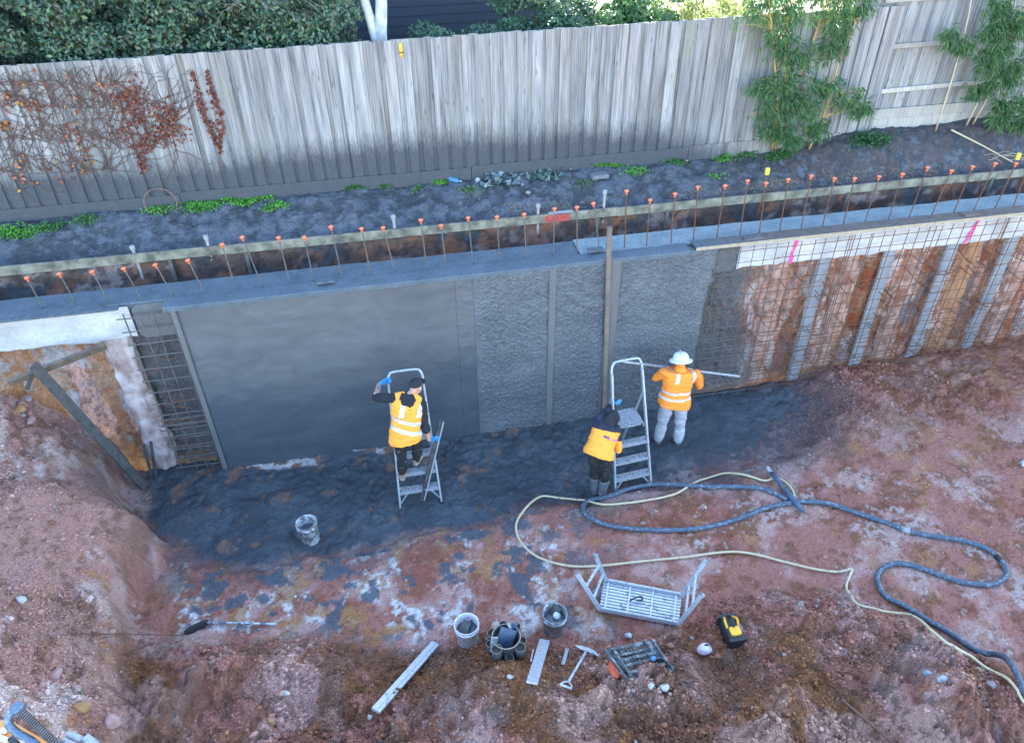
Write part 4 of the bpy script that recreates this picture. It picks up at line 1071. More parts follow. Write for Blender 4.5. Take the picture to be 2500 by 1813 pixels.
# small yellow wooden hook near the fence top
q = at_y(888, 112, FYY-0.05)
hk = thing('wooden_hook', 'small yellow wooden ornament hung high on the fence', 'ornament', (q[0], q[1], q[2]-0.1))
MB().loft([((q[0], q[1], q[2]+0.10), (0.022, 0, 0), (0, 0.012, 0)), ((q[0], q[1], q[2]+0.03), (0.026, 0, 0), (0, 0.016, 0)), ((q[0], q[1], q[2]-0.05), (0.024, 0, 0), (0, 0.02, 0)), ((q[0], q[1], q[2]-0.11), (0.008, 0, 0), (0, 0.008, 0))]).build('body', 'battery_yellow', hk, True)
MB().box((q[0]-0.028, q[1]-0.02, q[2]-0.035), (q[0]+0.028, q[1]+0.01, q[2]-0.02)).build('band', 'black_plastic', hk)

# =================================================================== PLANTS
def leaves(c, d, nrm, ln, wd, cols):
    """folded pointed leaves: centres c, directions d, normals nrm"""
    c, d, nrm = [np.asarray(q, float) for q in (c, d, nrm)]
    d = d/np.linalg.norm(d, axis=1, keepdims=True)
    sd = np.cross(d, nrm); sd /= np.linalg.norm(sd, axis=1, keepdims=True)+1e-9
    up = np.cross(sd, d); ln = np.asarray(ln)[:, None]; wd = np.asarray(wd)[:, None]
    b = c-d*ln*0.5; t_ = c+d*ln*0.5-up*ln*0.06
    l1 = c-d*ln*0.08+sd*wd*0.5+up*wd*0.18; r1 = c-d*ln*0.08-sd*wd*0.5+up*wd*0.18
    V = np.stack([b, l1, t_, r1], 1).reshape(-1, 3); k = len(c)
    i = np.arange(k)*4
    Fc = np.concatenate([np.stack([i, i+2, i+1], 1), np.stack([i, i+3, i+2], 1)])
    return V, Fc, np.repeat(cols, 4, 0)
def rand_dir(n): 
    v = rng.normal(size=(n, 3)); return v/np.linalg.norm(v, axis=1, keepdims=True)
def pal(cols, n, var=0.25):
    cols = np.array(cols); i = rng.integers(0, len(cols), n)
    return cols[i]*(1-var+2*var*rng.random((n, 1)))
def crown_points(n, blobs, shell=0.55):
    """points in the shells of many clumps -> uneven outline with gaps"""
    B = np.array(blobs); wgt = B[:, 3]*B[:, 4]; wgt = wgt/wgt.sum()
    i = rng.choice(len(B), n, p=wgt); dv = rand_dir(n); rr = (shell+(1-shell)*rng.random(n)**0.6)
    P = B[i, :3]+dv*rr[:, None]*np.stack([B[i, 3], B[i, 4], B[i, 5]], 1)
    return P, dv
def shrub(name, label, cat, x0, x1, y0, y1, z0, z1, nblob, nleaf, cols, ln, group, br=(0.18, 0.42), mask=None, stemmat='brown_bark', stems=True, mat='leaf'):
    root = thing(name, label, cat, ((x0+x1)/2, (y0+y1)/2, z0), group)
    bl = []
    for _ in range(nblob):
        r = random.uniform(*br); bl.append((random.uniform(x0+r*0.5, x1-r*0.5), random.uniform(y0, y1), random.uniform(z0+r*0.5, z1-r*0.3), r, r*random.uniform(0.6, 1), r*random.uniform(0.6, 0.9)))
    P, dv = crown_points(nleaf, bl)
    if mask is not None: k = mask(P); P, dv = P[k], dv[k]
    n = len(P)
    d = dv*0.5+rand_dir(n)*0.8+np.array([0, 0, 0.1]); nr = dv+rand_dir(n)*0.7+np.array([0, -0.1, 0.5])
    V, Fc, cc_ = leaves(P, d, nr, ln*(0.7+0.6*rng.random(n)), ln*0.55*(0.7+0.6*rng.random(n)), pal(cols, n))
    mesh_np('crown', V, Fc, mat, root, col=cc_)
    if stems:
        b = MB()
        for _ in range(6):
            a = bl[random.randrange(len(bl))]; bx = (x0+x1)/2+random.uniform(-.4, .4)*(x1-x0)
            b.tube(catmull([(bx, (y0+y1)/2, z0-0.1), ((bx+a[0])/2, (y0+y1)/2, (z0+a[2])/2), a[:3]], 4), [0.035-0.0025*j for j in range(9)], 6)
        b.build('trunk', stemmat, root)
    return root
HED = [(0.07, 0.16, 0.10), (0.10, 0.20, 0.12), (0.055, 0.12, 0.09), (0.15, 0.23, 0.10), (0.12, 0.17, 0.14), (0.16, 0.17, 0.12)]
keep_hi = lambda P: P[:, 2] > 4.6
hd = [(-7.4, -5.2, 'dense dark green hedge shrub at the left photo edge behind the fence'), (-5.5, -3.3, 'dense hedge shrub, second from the left behind the fence'), (-3.6, -1.5, 'dense hedge shrub with bare twigs, third from the left behind the fence'), (-1.9, 0.15, 'dense hedge shrub next to the pale forked trunk')]
for i, (a, b, lab) in enumerate(hd):
    shrub('hedge_shrub', lab, 'shrub', a, b, 2.65, 4.1, 3.5, 6.75, 150, 42000, HED, 0.075, 'hedge shrubs behind the fence', mask=keep_hi)
# forked pale trunk
tr = thing('birch_tree', 'pale forked tree trunk rising behind the fence beside the dark house', 'tree', (0.35, 2.9, 3.4))
b = MB(); b.tube(catmull([(0.36, 2.95, 3.4), (0.38, 2.95, 4.6), (0.40, 2.95, 5.45), (0.50, 3.0, 6.3), (0.62, 3.05, 8.2)], 4), [0.12, 0.12, 0.115, 0.11, 0.105, 0.105, 0.10, 0.10, 0.10, 0.09, 0.09, 0.085, 0.08, 0.075, 0.07, 0.06, 0.05], 12)
b.build('trunk', 'birch_bark', tr, True)
b = MB(); b.tube(catmull([(0.39, 2.95, 5.3), (0.30, 2.98, 5.75), (0.20, 3.0, 6.4), (0.10, 3.1, 8.0)], 4), [0.085, 0.08, 0.08, 0.075, 0.07, 0.07, 0.065, 0.06, 0.055, 0.05, 0.045, 0.04, 0.035], 10)
b.build('limb', 'birch_bark', tr, True)
P, dv = crown_points(6000, [(random.gauss(0.4, 1.1), random.gauss(3.6, .8), random.uniform(8.0, 9.6), 0.5, 0.5, 0.4) for _ in range(26)])
V, Fc, cc_ = leaves(P, rand_dir(len(P)), rand_dir(len(P)), np.full(len(P), 0.06), np.full(len(P), 0.04), pal(HED, len(P))); mesh_np('crown', V, Fc, 'leaf', tr, col=cc_)
# dark weatherboard house
hs = thing('house', 'dark navy weatherboard house behind the fence', 'house', (-2.0, 6.6, 3.4))
for k_ in range(30):
    z0 = 3.5+0.17*k_
    MB().add([(-14, 6.60, z0), (4.6, 6.60, z0), (4.6, 6.575, z0-0.0), (-14, 6.575, z0), (-14, 6.60, z0+0.165), (4.6, 6.60, z0+0.165)], [(3, 2, 5, 4), (0, 1, 2, 3)]).build('weatherboard', 'navy_board', hs)
MB().box((-14, 6.61, 3.4), (4.6, 15, 8.6)).build('wall', 'navy_board', hs)
MB().add([(-14.5, 6.0, 8.4), (5.0, 6.0, 8.4), (5.0, 10.8, 10.4), (-14.5, 10.8, 10.4), (-14.5, 15.5, 8.4), (5.0, 15.5, 8.4)], [(0, 1, 2, 3), (3, 2, 5, 4)]).build('roof', 'roof_metal', hs)
# low bushes in front of the house
mid = [(0.05, 0.12, 0.07), (0.08, 0.17, 0.08), (0.06, 0.11, 0.08)]
shrub('low_shrub', 'low dark leafy shrub between the pale trunk and the dark house', 'shrub', 0.6, 2.4, 2.7, 3.3, 3.5, 5.62, 24, 9000, mid, 0.07, 'shrubs behind the fence', mask=keep_hi)
shrub('bush', 'dark green bush behind the fence right of the dark house', 'shrub', 2.3, 3.9, 2.7, 4.0, 3.5, 6.5, 50, 20000, mid, 0.08, 'shrubs behind the fence', mask=keep_hi)
shrub('bush', 'mid green bush behind the fence left of the sunlit bush', 'shrub', 3.6, 5.1, 2.75, 4.2, 3.5, 6.5, 50, 20000, [(0.09, 0.18, 0.07), (0.12, 0.23, 0.08)], 0.08, 'shrubs behind the fence', mask=keep_hi)
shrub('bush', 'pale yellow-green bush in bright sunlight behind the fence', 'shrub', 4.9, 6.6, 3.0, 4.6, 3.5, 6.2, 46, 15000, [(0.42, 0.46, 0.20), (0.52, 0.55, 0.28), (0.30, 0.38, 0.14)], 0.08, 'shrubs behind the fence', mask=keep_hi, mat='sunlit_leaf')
b = MB().add([(5.4, 3.6, 3.49), (9.5, 3.6, 3.49), (9.5, 30, 3.49), (5.4, 30, 3.49)], [(0, 1, 2, 3)]).build('path', 'paving'); tag(b, 'pale sunlit paving beyond the fence', kind='structure')
# bare twigs hanging over the fence
def twig_tree(P0, n, spread, length, rad, b, droop=0.3, depth=0):
    for _ in range(n):
        d = np.array([random.gauss(0, spread), random.gauss(-0.1, spread*0.5), random.gauss(-droop, 0.4)]); d /= np.linalg.norm(d)
        p = [P0]
        for k in range(4):
            d = d+np.array([random.gauss(0, .25), random.gauss(0, .2), random.gauss(0, .25)]); d /= np.linalg.norm(d); p.append(p[-1]+d*length/4)
        b.tube(p, [rad, rad*.85, rad*.7, rad*.5, rad*.3], 4)
        if depth < 2: twig_tree(p[2], 2, 0.8, length*0.6, rad*0.6, b, droop, depth+1); twig_tree(p[4], 1, .8, length*.5, rad*.5, b, droop, depth+1)
for (xx, yy, z_, n_, lab) in ((-1.2, 2.85, 6.5, 9, 'bare twiggy branch over the hedge left of the pale trunk'), (2.6, 2.8, 6.6, 11, 'bare twiggy branch hanging over the bushes right of the dark house')):
    b = MB(); b.tube([(xx-0.2, yy+0.8, 7.4), (xx-0.1, yy+0.4, 7.0), (xx, yy, z_)], [0.02, 0.015, 0.01], 5)
    twig_tree(np.array([xx, yy, z_]), n_, 0.9, 0.75, 0.006, b, 0.35)
    tag(b.build('bare_branch', 'grey_twig'), lab, 'branch', 'bare branches')

# bamboo
BAM = [(0.06, 0.16, 0.045), (0.09, 0.21, 0.06), (0.04, 0.12, 0.045), (0.14, 0.23, 0.07), (0.07, 0.15, 0.08)]
def bamboo(label, canes, blobs, ncl, canemat='bamboo_cane'):
    root = thing('bamboo', label, 'bamboo', canes[0][0], 'bamboo clumps by the fence')
    for cpath in canes:
        c = catmull(cpath, 5); MB().tube(c, np.linspace(0.017, 0.008, len(c)), 7).build('cane', canemat, root, True)
    B_ = np.array(blobs); bi_ = rng.choice(len(B_), ncl, p=B_[:, 3]/B_[:, 3].sum()); dv = rng.normal(size=(ncl, 3)); P = B_[bi_, :3]+dv*B_[bi_, 3:6]*np.array([0.62, 0.45, 0.62]); P[:, 1] = np.minimum(P[:, 1], FYY-0.06); dv /= np.linalg.norm(dv, axis=1, keepdims=True)
    per = 6; n = ncl*per
    C = np.repeat(P, per, 0); base = np.repeat(dv*0.35+rand_dir(ncl)*0.5+np.array([0, -0.3, -0.75]), per, 0)
    d = base/np.linalg.norm(base, axis=1, keepdims=True)+rand_dir(n)*0.75
    d /= np.linalg.norm(d, axis=1, keepdims=True)
    ln = 0.10+0.09*rng.random(n)
    C = C+d*ln[:, None]*0.55
    V, Fc, cc_ = leaves(C, d, rand_dir(n)*0.6+np.array([0, -0.5, 0.8]), ln, 0.013+0.007*rng.random(n), pal(BAM, n, 0.35))
    mesh_np('foliage', V, Fc, 'leaf', root, col=cc_)
    b = MB()
    for q in P[::6]:
        cp = min((catmull(c__, 5) for c__ in canes), key=lambda c__: np.min(np.linalg.norm(c__-q, axis=1))); j = np.argmin(np.linalg.norm(cp-q, axis=1)); j = max(0, j-1)
        b.tube([cp[j], (cp[j]+q)/2+np.array([0, 0, 0.05]), q], [0.004, 0.003, 0.002], 4)
    b.build('branches', canemat, root)
    return root
def bl(px_, py_, Y, r, rz=None): 
    q = at_y(px_, py_, Y); return (q[0], q[1], q[2], r, r*0.55, rz or r*0.8)
b0 = on_bank(1716, 335); b1 = on_bank(1792, 330)
bamboo('leafy bamboo with orange canes against the fence, left of the rail-side section',
       [[b0, at_y(1735, 220, 1.95), at_y(1742, 110, 1.9), at_y(1745, -60, 1.9)], [b0+np.array([.06, .05, 0]), at_y(1750, 240, 2.0), at_y(1790, 120, 2.05), at_y(1850, -40, 2.0)], [b1, at_y(1830, 240, 2.05), at_y(1865, 120, 2.05), at_y(1945, -60, 2.05)], [b0-np.array([.05, 0, 0]), at_y(1722, 250, 1.9), at_y(1715, 130, 1.9), at_y(1700, -30, 1.9)]],
       [bl(1740, 190, 1.85, .30), bl(1720, 240, 1.85, .26), bl(1780, 230, 1.85, .28), bl(1760, 130, 1.85, .26), bl(1810, 280, 1.9, .18), bl(1690, 190, 1.9, .16), bl(1830, 190, 1.9, .20), bl(1890, 215, 1.9, .20), bl(1910, 240, 1.9, .14), bl(1845, 100, 1.95, .22), bl(1725, 80, 1.9, .20), bl(1750, 20, 1.95, .30), bl(1850, 10, 2.0, .30), bl(1690, 5, 2.0, .26), bl(1905, 5, 2.0, .22), bl(1800, -40, 2.0, .4), bl(1730, 290, 1.9, .16), bl(1860, 60, 1.95, .12), bl(1700, 285, 1.9, .12), bl(1755, 310, 1.9, .1)], 1500)
b2 = on_bank(2072, 290); b3 = on_bank(2140, 278); b4 = on_bank(2155, 275); b5 = on_bank(2190, 275)
bamboo('leafy bamboo clump at the upper right corner before the rail-side fence',
       [[b3, at_y(2170, 215, 1.95), at_y(2205, 100, 1.9), at_y(2225, -40, 1.9)], [b4, at_y(2190, 210, 1.95), at_y(2240, 90, 1.95), at_y(2285, -30, 1.95)], [b5, at_y(2210, 215, 1.95), at_y(2230, 120, 1.9), at_y(2250, 0, 1.9)], [b2, at_y(2110, 170, 2.0), at_y(2140, 60, 2.0), at_y(2160, -50, 2.0)]],
       [bl(2190, 130, 1.85, .24), bl(2220, 170, 1.85, .24), bl(2230, 90, 1.85, .26), bl(2200, 60, 1.85, .20), bl(2250, 40, 1.85, .22), bl(2130, 100, 1.9, .14), bl(2105, 75, 1.9, .12), bl(2225, 230, 1.9, .18), bl(2260, 150, 1.9, .24), bl(2255, 230, 1.9, .2), bl(2165, 200, 1.9, .12), bl(2215, 265, 1.85, .14), bl(2265, 270, 1.85, .12), bl(2210, 10, 1.9, .18)], 1050, 'pale_cane')

# creeper on the fence
def creeper(label, seeds, steps, leafcols, leafn, leaf_region, ln, twig=True):
    root = thing('creeper', label, 'creeper', (seeds[0][0], FYY-0.03, seeds[0][2]), 'dry creepers on the fence')
    b = MB()
    for s0 in seeds:
        for _ in range(s0[3]):
            p = np.array(s0[:3]); d = np.array([random.gauss(s0[4], 0.35), 0, random.gauss(s0[5], 0.35)]); d /= np.linalg.norm(d); pts = [p]
            for k in range(steps):
                d = d+np.array([random.gauss(0, .28), 0, random.gauss(0, .28)]); d /= np.linalg.norm(d)
                p = p+d*0.07; p[1] = FYY-0.035-0.012*random.random(); 
                if p[2] > 5.6: break
                pts.append(p.copy())
            if len(pts) > 2: b.tube(pts, np.linspace(0.0055, 0.002, len(pts)), 4)
    b.build('stems', 'vine_twig', root)
    P = leaf_region(leafn); n = len(P)
    d = rand_dir(n)*0.6+np.array([0, -0.2, -0.6]); nr = rand_dir(n)*0.5+np.array([0, -1, 0.3])
    V, Fc, cc_ = leaves(P, d, nr, ln*(0.6+0.8*rng.random(n)), ln*0.7*(0.6+0.8*rng.random(n)), pal(leafcols, n, 0.3)); mesh_np('foliage', V, Fc, 'leaf', root, col=cc_)
def reg(spots):
    def f(n):
        out = []
        for _ in range(n):
            px_, py_, sx_, sy_ = spots[random.randrange(len(spots))]
            q = at_y(random.gauss(px_, sx_), random.gauss(py_, sy_), FYY-0.05-0.05*random.random()); out.append(q)
        P = np.array(out); P[:, 2] = np.clip(P[:, 2], 3.7, 5.6); return P
    return f
def sd_(px_, py_, n, dx, dz): q = at_y(px_, py_, FYY-0.04); return (q[0], q[1], q[2], n, dx, dz)
creeper('bare tangled creeper with a few orange leaves at the left end of the fence', [sd_(x, y, 5, random.uniform(-.3, .3), random.uniform(.2, 1)) for x in range(5, 250, 22) for y in (380, 310, 240, 190)], 11, [(0.38, 0.13, 0.07), (0.45, 0.22, 0.06), (0.22, 0.07, 0.04), (0.16, 0.05, 0.03)], 150, reg([(20, 230, 18, 16), (70, 235, 20, 10), (10, 275, 10, 6), (55, 370, 10, 20), (160, 290, 14, 15), (190, 340, 14, 14), (100, 200, 50, 25), (160, 380, 25, 15), (60, 400, 20, 15), (230, 200, 10, 10)]), 0.062)
creeper('dense red-leaved creeper in the middle of the left fence part', [sd_(x, y, 4, random.uniform(-.3, .3), random.uniform(.2, .9)) for x in range(245, 410, 24) for y in (330, 270, 230)], 9, [(0.17, 0.045, 0.028), (0.12, 0.032, 0.022), (0.24, 0.075, 0.04)], 620, reg([(300, 215, 10, 22), (315, 260, 14, 25), (345, 245, 20, 14), (375, 250, 14, 12), (385, 290, 18, 12), (345, 310, 22, 9), (315, 330, 10, 14), (275, 290, 12, 14), (290, 240, 14, 20), (315, 365, 6, 14), (360, 275, 20, 14), (270, 215, 16, 12)]), 0.05)
def strand(spts):
    C = catmull([at_y(x, y, FYY-0.04) for x, y in spts], 14); return C
S1 = strand([(487, 350), (478, 310), (462, 270), (450, 235), (437, 190), (420, 152)]); S2 = strand([(488, 345), (486, 300), (478, 260), (470, 215), (462, 180), (456, 155)]); S3 = strand([(485, 330), (468, 300), (452, 262), (440, 230), (432, 180), (428, 165)]); S4 = strand([(490, 335), (492, 290), (490, 255), (478, 225), (470, 195)])
root = thing('creeper', 'thin fan of red-leaved creeper strands climbing the fence', 'creeper', S1[0], 'dry creepers on the fence')
b = MB(); [b.tube(s, 0.004, 4) for s in (S1, S2, S3, S4)]; b.tube([S1[0], at_y(492, 395, FYY-0.05)], 0.005, 4); b.build('stems', 'vine_twig', root)
P = np.vstack([s[rng.integers(4, len(s), 95)]+rng.normal(size=(95, 3))*np.array([.018, .008, .018])-np.array([0, .012, 0]) for s in (S1, S2, S3, S4)]); n = len(P)
V, Fc, cc_ = leaves(P, rand_dir(n)+np.array([0, -.2, -.5]), rand_dir(n)*.5+np.array([0, -1, .2]), 0.04+0.02*rng.random(n), 0.028+0.014*rng.random(n), pal([(0.17, 0.045, 0.028), (0.13, 0.035, 0.022), (0.23, 0.075, 0.04)], n)); mesh_np('foliage', V, Fc, 'leaf', root, col=cc_)

# weeds on the bank
def weed(px_, py_, rx_, n, cols, label, ln=0.035, h=0.05, name='weed', cat='plant', ry_=None, wf=0.75):
    q = on_bank(px_, py_); root = thing(name, label, cat, q, 'weeds on the bank')
    sp = np.stack([rng.normal(size=n)*rx_*0.5, rng.normal(size=n)*(ry_ or rx_*0.4)*0.5], 1)
    Z = np.array([bank_z(q[0]+a_, min(max(q[1]+b_, 1.3), 2.25)) for a_, b_ in sp])
    P = np.stack([q[0]+sp[:, 0], np.minimum(q[1]+sp[:, 1], 2.24), Z+h*rng.random(n)], 1)
    d = rand_dir(n)+np.array([0, -0.1, 0.15]); nr = rand_dir(n)*0.5+np.array([0, -.2, 1])
    V, Fc, cc_ = leaves(P, d, nr, ln*(0.6+0.8*rng.random(n)), ln*wf*(0.6+0.8*rng.random(n)), pal(cols, n, 0.3)); mesh_np('foliage', V, Fc, 'leaf', root, col=cc_)
    b = MB()
    for k in range(0, n, max(1, n//30)): b.tube([(P[k, 0], P[k, 1], Z[k]-0.01), P[k]], 0.002, 4)
    tag(b.build('stems', 'grey_twig', root), kind='stuff')
GR = [(0.10, 0.32, 0.04), (0.14, 0.40, 0.05), (0.07, 0.22, 0.035)]; DG = [(0.06, 0.19, 0.045), (0.08, 0.24, 0.05), (0.045, 0.12, 0.045)]
for a in [(450, 462, .30, 800, GR, 'bright green weed mat at the fence foot right of the wire hoop'), (545, 448, .34, 900, GR, 'brightest green weed patch at the fence foot'), (610, 462, .2, 250, GR, 'thin green weed patch right of the brightest one'),
          (35, 515, .34, 700, GR, 'green weed patch at the left photo edge on the bank'), (110, 505, .25, 300, DG, 'dark green weeds beside the left edge weed patch'), (190, 490, .25, 220, DG, 'sparse dark weeds below the left creeper'), (350, 470, .25, 200, GR, 'few green weeds inside the wire hoop'),
          (787, 414, .16, 260, DG, 'round green weed tuft at the fence foot left of the bottle'), (850, 402, .10, 110, DG, 'small weed tuft right of the round one'), (978, 408, .13, 200, GR, 'green weed tuft touching the blue bottle'), (925, 420, .12, 60, DG, 'tiny weeds left of the blue bottle'), (1040, 425, .2, 110, DG, 'sparse weeds right of the blue bottle'),
          (1345, 362, .25, 260, GR, 'green weeds at the fence foot above the brick'), (1410, 380, .24, 220, GR, 'green weeds right of the brick'), (1500, 362, .25, 200, DG, 'weeds at the fence foot mid right'), (1605, 352, .16, 260, GR, 'green weed tuft left of the bamboo'), (1290, 408, .2, 80, DG, 'tiny weeds left of the brick'), (1585, 392, .12, 80, GR, 'small weed tuft below the bamboo'), (1655, 345, .2, 200, DG, 'dark weeds touching the bamboo foot'), (1930, 312, .36, 900, [(0.035, 0.11, 0.04), (0.05, 0.14, 0.05)], 'dense dark ivy clump between the two bamboos'), (1725, 350, .25, 450, DG, 'leafy weeds around the bamboo canes')]:
    weed(*a, ln=0.05 if 'ivy' in a[5] else 0.035, h=0.10 if 'ivy' in a[5] else 0.06)
weed(1110, 402, .34, 90, [(0.20, 0.26, 0.27), (0.27, 0.33, 0.34), (0.15, 0.20, 0.22)], 'grey-dusted broad-leaved plant at the fence foot', 0.12, 0.10, 'broad_leaf_plant', wf=0.85)
weed(1205, 392, .30, 70, [(0.10, 0.17, 0.14), (0.16, 0.23, 0.20)], 'dark broad-leaved plant right of the grey-dusted one', 0.09, 0.08, 'broad_leaf_plant', wf=0.85)
# dry roots and straw hanging over the trench edge
b = MB()
for _ in range(1500):
    x_ = random.choice((random.uniform(4.6, 9.5), random.gauss(6.4, .5), random.gauss(2.7, .4), random.uniform(2, 10))); y_ = random.uniform(1.29, 1.6); z_ = bank_z(x_, y_)
    d = np.array([random.gauss(0, .6), random.gauss(-.3, .4), random.gauss(.3, .4)]); l_ = random.uniform(.04, .14)
    b.tube([(x_, y_, z_-.01), np.array([x_, y_, z_])+d*l_*.6, np.array([x_, y_, z_-.3*l_])+d*l_], [0.003, 0.0027, 0.0016], 3, cap=False)
tag(b.build('dry_grass', 'straw'), 'dry straw and roots along the trench edge of the bank', kind='stuff')
# fallen cane and twigs at right
A = on_bank(2105, 293); B = on_bank(2240, 365)
o = MB().tube([A+np.array([0, 0, .05]), (A+B)/2+np.array([0, 0, .06]), B+np.array([0, 0, .05])], [0.016, 0.013, 0.010], 6).build('fallen_cane', 'pale_cane'); tag(o, 'pale fallen cane lying down the bank at upper right', 'cane')
b = MB()
for k in range(9):
    P0 = on_bank(2180+8*k, 340+random.uniform(-8, 20)); d = np.array([random.uniform(.1, .4), random.uniform(-.35, -.1), random.uniform(-.02, .1)])
    b.tube([P0, P0+d*.5+np.array([0, 0, .05]), P0+d], [.004, .003, .002], 4)
tag(b.build('dry_twigs', 'pale_cane'), 'tangle of thin dry twigs beside the fallen cane', 'twigs')
# wire hoop, bottle, brick, stone on the bank
q = at_y(355, 450, 2.16); b = MB(); 
for k, (r0, dy) in enumerate(((0.235, 0), (0.232, 0.012))):
    b.tube([(q[0]+r0*math.cos(a_)+0.004*k, q[1]+dy-0.12*math.sin(a_)*-1*0.3, q[2]+r0*math.sin(a_)*0.93) for a_ in np.linspace(0, 2*math.pi, 40)], 0.0045, 5)
tag(b.build('wire_hoop', 'rusty_wire'), 'rusty wire hoop leaning against the fence foot', 'wire hoop')
q = on_bank(1003, 402); d = np.array([.12, -.06, -.02]); 
bt = thing('drink_bottle', 'blue plastic bottle lying at the fence foot', 'bottle', q)
MB().lathe(q+np.array([-.08, .04, .045]), [(0.02, 0), (0.042, .012), (0.045, .06), (0.040, .10), (0.045, .14), (0.042, .17), (0.018, .205), (0.016, .22)], 16, axis=d).build('body', 'blue_plastic', bt, True)
MB().lathe(q+np.array([-.08, .04, .045])+d/np.linalg.norm(d)*.22, [(0.019, 0), (0.019, .02)], 12, axis=d).build('cap', 'white_bucket', bt)
q = on_bank(1326, 394); o = MB().beam(q+np.array([-.13, 0, .035]), q+np.array([.15, .01, .04]), .16, .07).build('concrete_block', 'brick_grey'); tag(o, 'grey brick lying on the bank below the fence', 'brick')
q = on_bank(1171, 430); rock('rock', 0, 0, (.055, .045, .05), 'grey_stone', 'grey stone on the bank below the broad-leaved plants', 'stones on the bank', 77, q)
q = on_bank(1205, 412); q2 = on_bank(1225, 440)
tag(MB().tube([at_y(1340, 478, 1.6)*0+on_bank(1335, 470), on_bank(1350, 462)], [.01, .006], 5).build('broken_stick', 'grey_twig'), 'short broken stick on the bank near the brick', 'stick')

# =================================================================== PROPPED PLANKS ON THE LEFT
A = at_y(18, 848, -0.50); B = at_y(235, 765, -0.04)
o = MB().beam(A, B, 0.05, 0.11, (0, -0.35, 1)).build('timber_plank', 'brown_plank'); tag(o, 'brown timber plank wedged across the left clay face under the white beam', 'plank')
A = at_y(74, 808, -0.56); B = at_z(322, 1080, 0.02)
o = MB().beam(A, B, 0.13, 0.045, (0.6, -0.5, 0.6)).build('timber_plank', 'dark_plank'); tag(o, 'long cement-grey plank propped diagonally down the left batter', 'plank')
A = at_y(72, 826, -0.40); B = at_y(60, 862, -0.46)
o = MB().beam(A, B, 0.03, 0.05).build('timber_peg', 'dark_plank'); tag(o, 'short dark timber peg below the crossing of the two left planks', 'peg')
for (pa, pb, lab) in (((318, 985), (338, 1060), 'left of two short dark stakes at the foot of the left clay face'), ((334, 978), (346, 1062), 'right of two short dark stakes at the foot of the left clay face')):
    o = MB().beam(at_y(*pa, 0.12), at_z(*pb, 0.0), 0.04, 0.03).build('timber_stake', 'dark_plank'); tag(o, lab, 'stake', 'short stakes by the cage')

# =================================================================== PLATFORM LADDERS
def ladder(label, FL, FR, tilt, steps, top_z, plat, wtop, swap=None):
    FL = np.array(FL, float); FR = np.array(FR, float); ctr = (FL+FR)/2; half = np.linalg.norm(FR-FL)/2
    ax = (FR-FL)/np.linalg.norm(FR-FL); inw = np.cross((0, 0, 1), ax); inw /= np.linalg.norm(inw)   # towards the wall
    lean = 1/math.tan(tilt)
    root = thing('platform_ladder', label, 'ladder', ctr)
    def hw(z): return half+(wtop/2-half)*z/top_z
    def pt(sgn, z): return ctr+ax*sgn*hw(z)+inw*lean*z+np.array([0, 0, z])
    zr = top_z
    for sg in (-1, 1):
        MB().beam(pt(sg, -0.03), pt(sg, zr-0.16), 0.028, 0.062, inw).build('stile', 'splashed_aluminium', root)
        MB().beam(pt(sg, 0.0)+inw*0.0, pt(sg, 0.0)+np.array([0, 0, -0.035]), 0.045, 0.08, inw).build('foot', 'black_plastic', root)
    hr = [pt(-1, zr-0.22), pt(-1, zr-0.10), pt(-0.9, zr-0.03), pt(-0.72, zr), pt(0, zr+0.005), pt(0.72, zr), pt(0.9, zr-0.03), pt(1, zr-0.10), pt(1, zr-0.22)]
    MB().tube(catmull(hr, 4), 0.019, 8).build('handrail', 'splashed_aluminium', root, True)
    for z in steps:
        a = pt(-1, z)+inw*0.045; b = pt(1, z)+inw*0.045
        s = MB().beam(a, b, 0.105, 0.022).build('step', 'splashed_step', root)
        MB().beam(pt(-1, z-0.021)-inw*0.006, pt(1, z-0.021)-inw*0.006, 0.006, 0.05).build('step_lip', 'splashed_aluminium', s)
    # platform and rear frame
    pf = pt(0, plat); depth = 0.38; wp = hw(plat)*0.92
    MB().loft([(pf+inw*(0.02+depth/2)+np.array([0, 0, -0.012]), ax*wp, inw*depth/2), (pf+inw*(0.02+depth/2)+np.array([0, 0, 0.012]), ax*wp, inw*depth/2)], 28, 9).build('platform', 'splashed_step', root)
    for sg in (-1, 1):
        MB().beam(pf+ax*sg*wp*0.98+inw*0.02+np.array([0, 0, -0.03]), pf+ax*sg*wp*0.98+inw*(depth+.02)+np.array([0, 0, -0.03]), 0.02, 0.05).build('platform_rail', 'splashed_aluminium', root)
        back = pf+ax*sg*(half*0.92)+inw*(depth+0.38); back[2] = ctr[2]-0.03
        topb = pf+ax*sg*wp*1.0+inw*(depth*0.95)+np.array([0, 0, 0.0])
        MB().beam(topb, back, 0.024, 0.045, inw).build('rear_leg', 'splashed_aluminium', root)
        MB().beam(topb+np.array([0, 0, -0.02]), pt(sg, min(plat+0.52, zr-0.3)), 0.02, 0.034, inw).build('side_brace', 'splashed_aluminium', root)
        z0 = steps[0]
        MB().beam(pt(sg, 0.03), pt(sg*0.55, z0-0.02), 0.016, 0.022, inw).build('corner_brace', 'splashed_aluminium', root)
    ra = pf+ax*(-half*0.9)+inw*(depth+0.24); ra[2] = ctr[2]+0.42; rb = pf+ax*(half*0.9)+inw*(depth+0.24); rb[2] = ctr[2]+0.42
    MB().beam(ra, rb, 0.018, 0.035).build('rear_crossbar', 'splashed_aluminium', root)
    MB().beam(ra+np.array([0, 0, .3]), rb*0.5+ra*0.5, 0.014, 0.022).build('rear_brace', 'splashed_aluminium', root)
    return pt, ax, inw
gz1 = 0.0
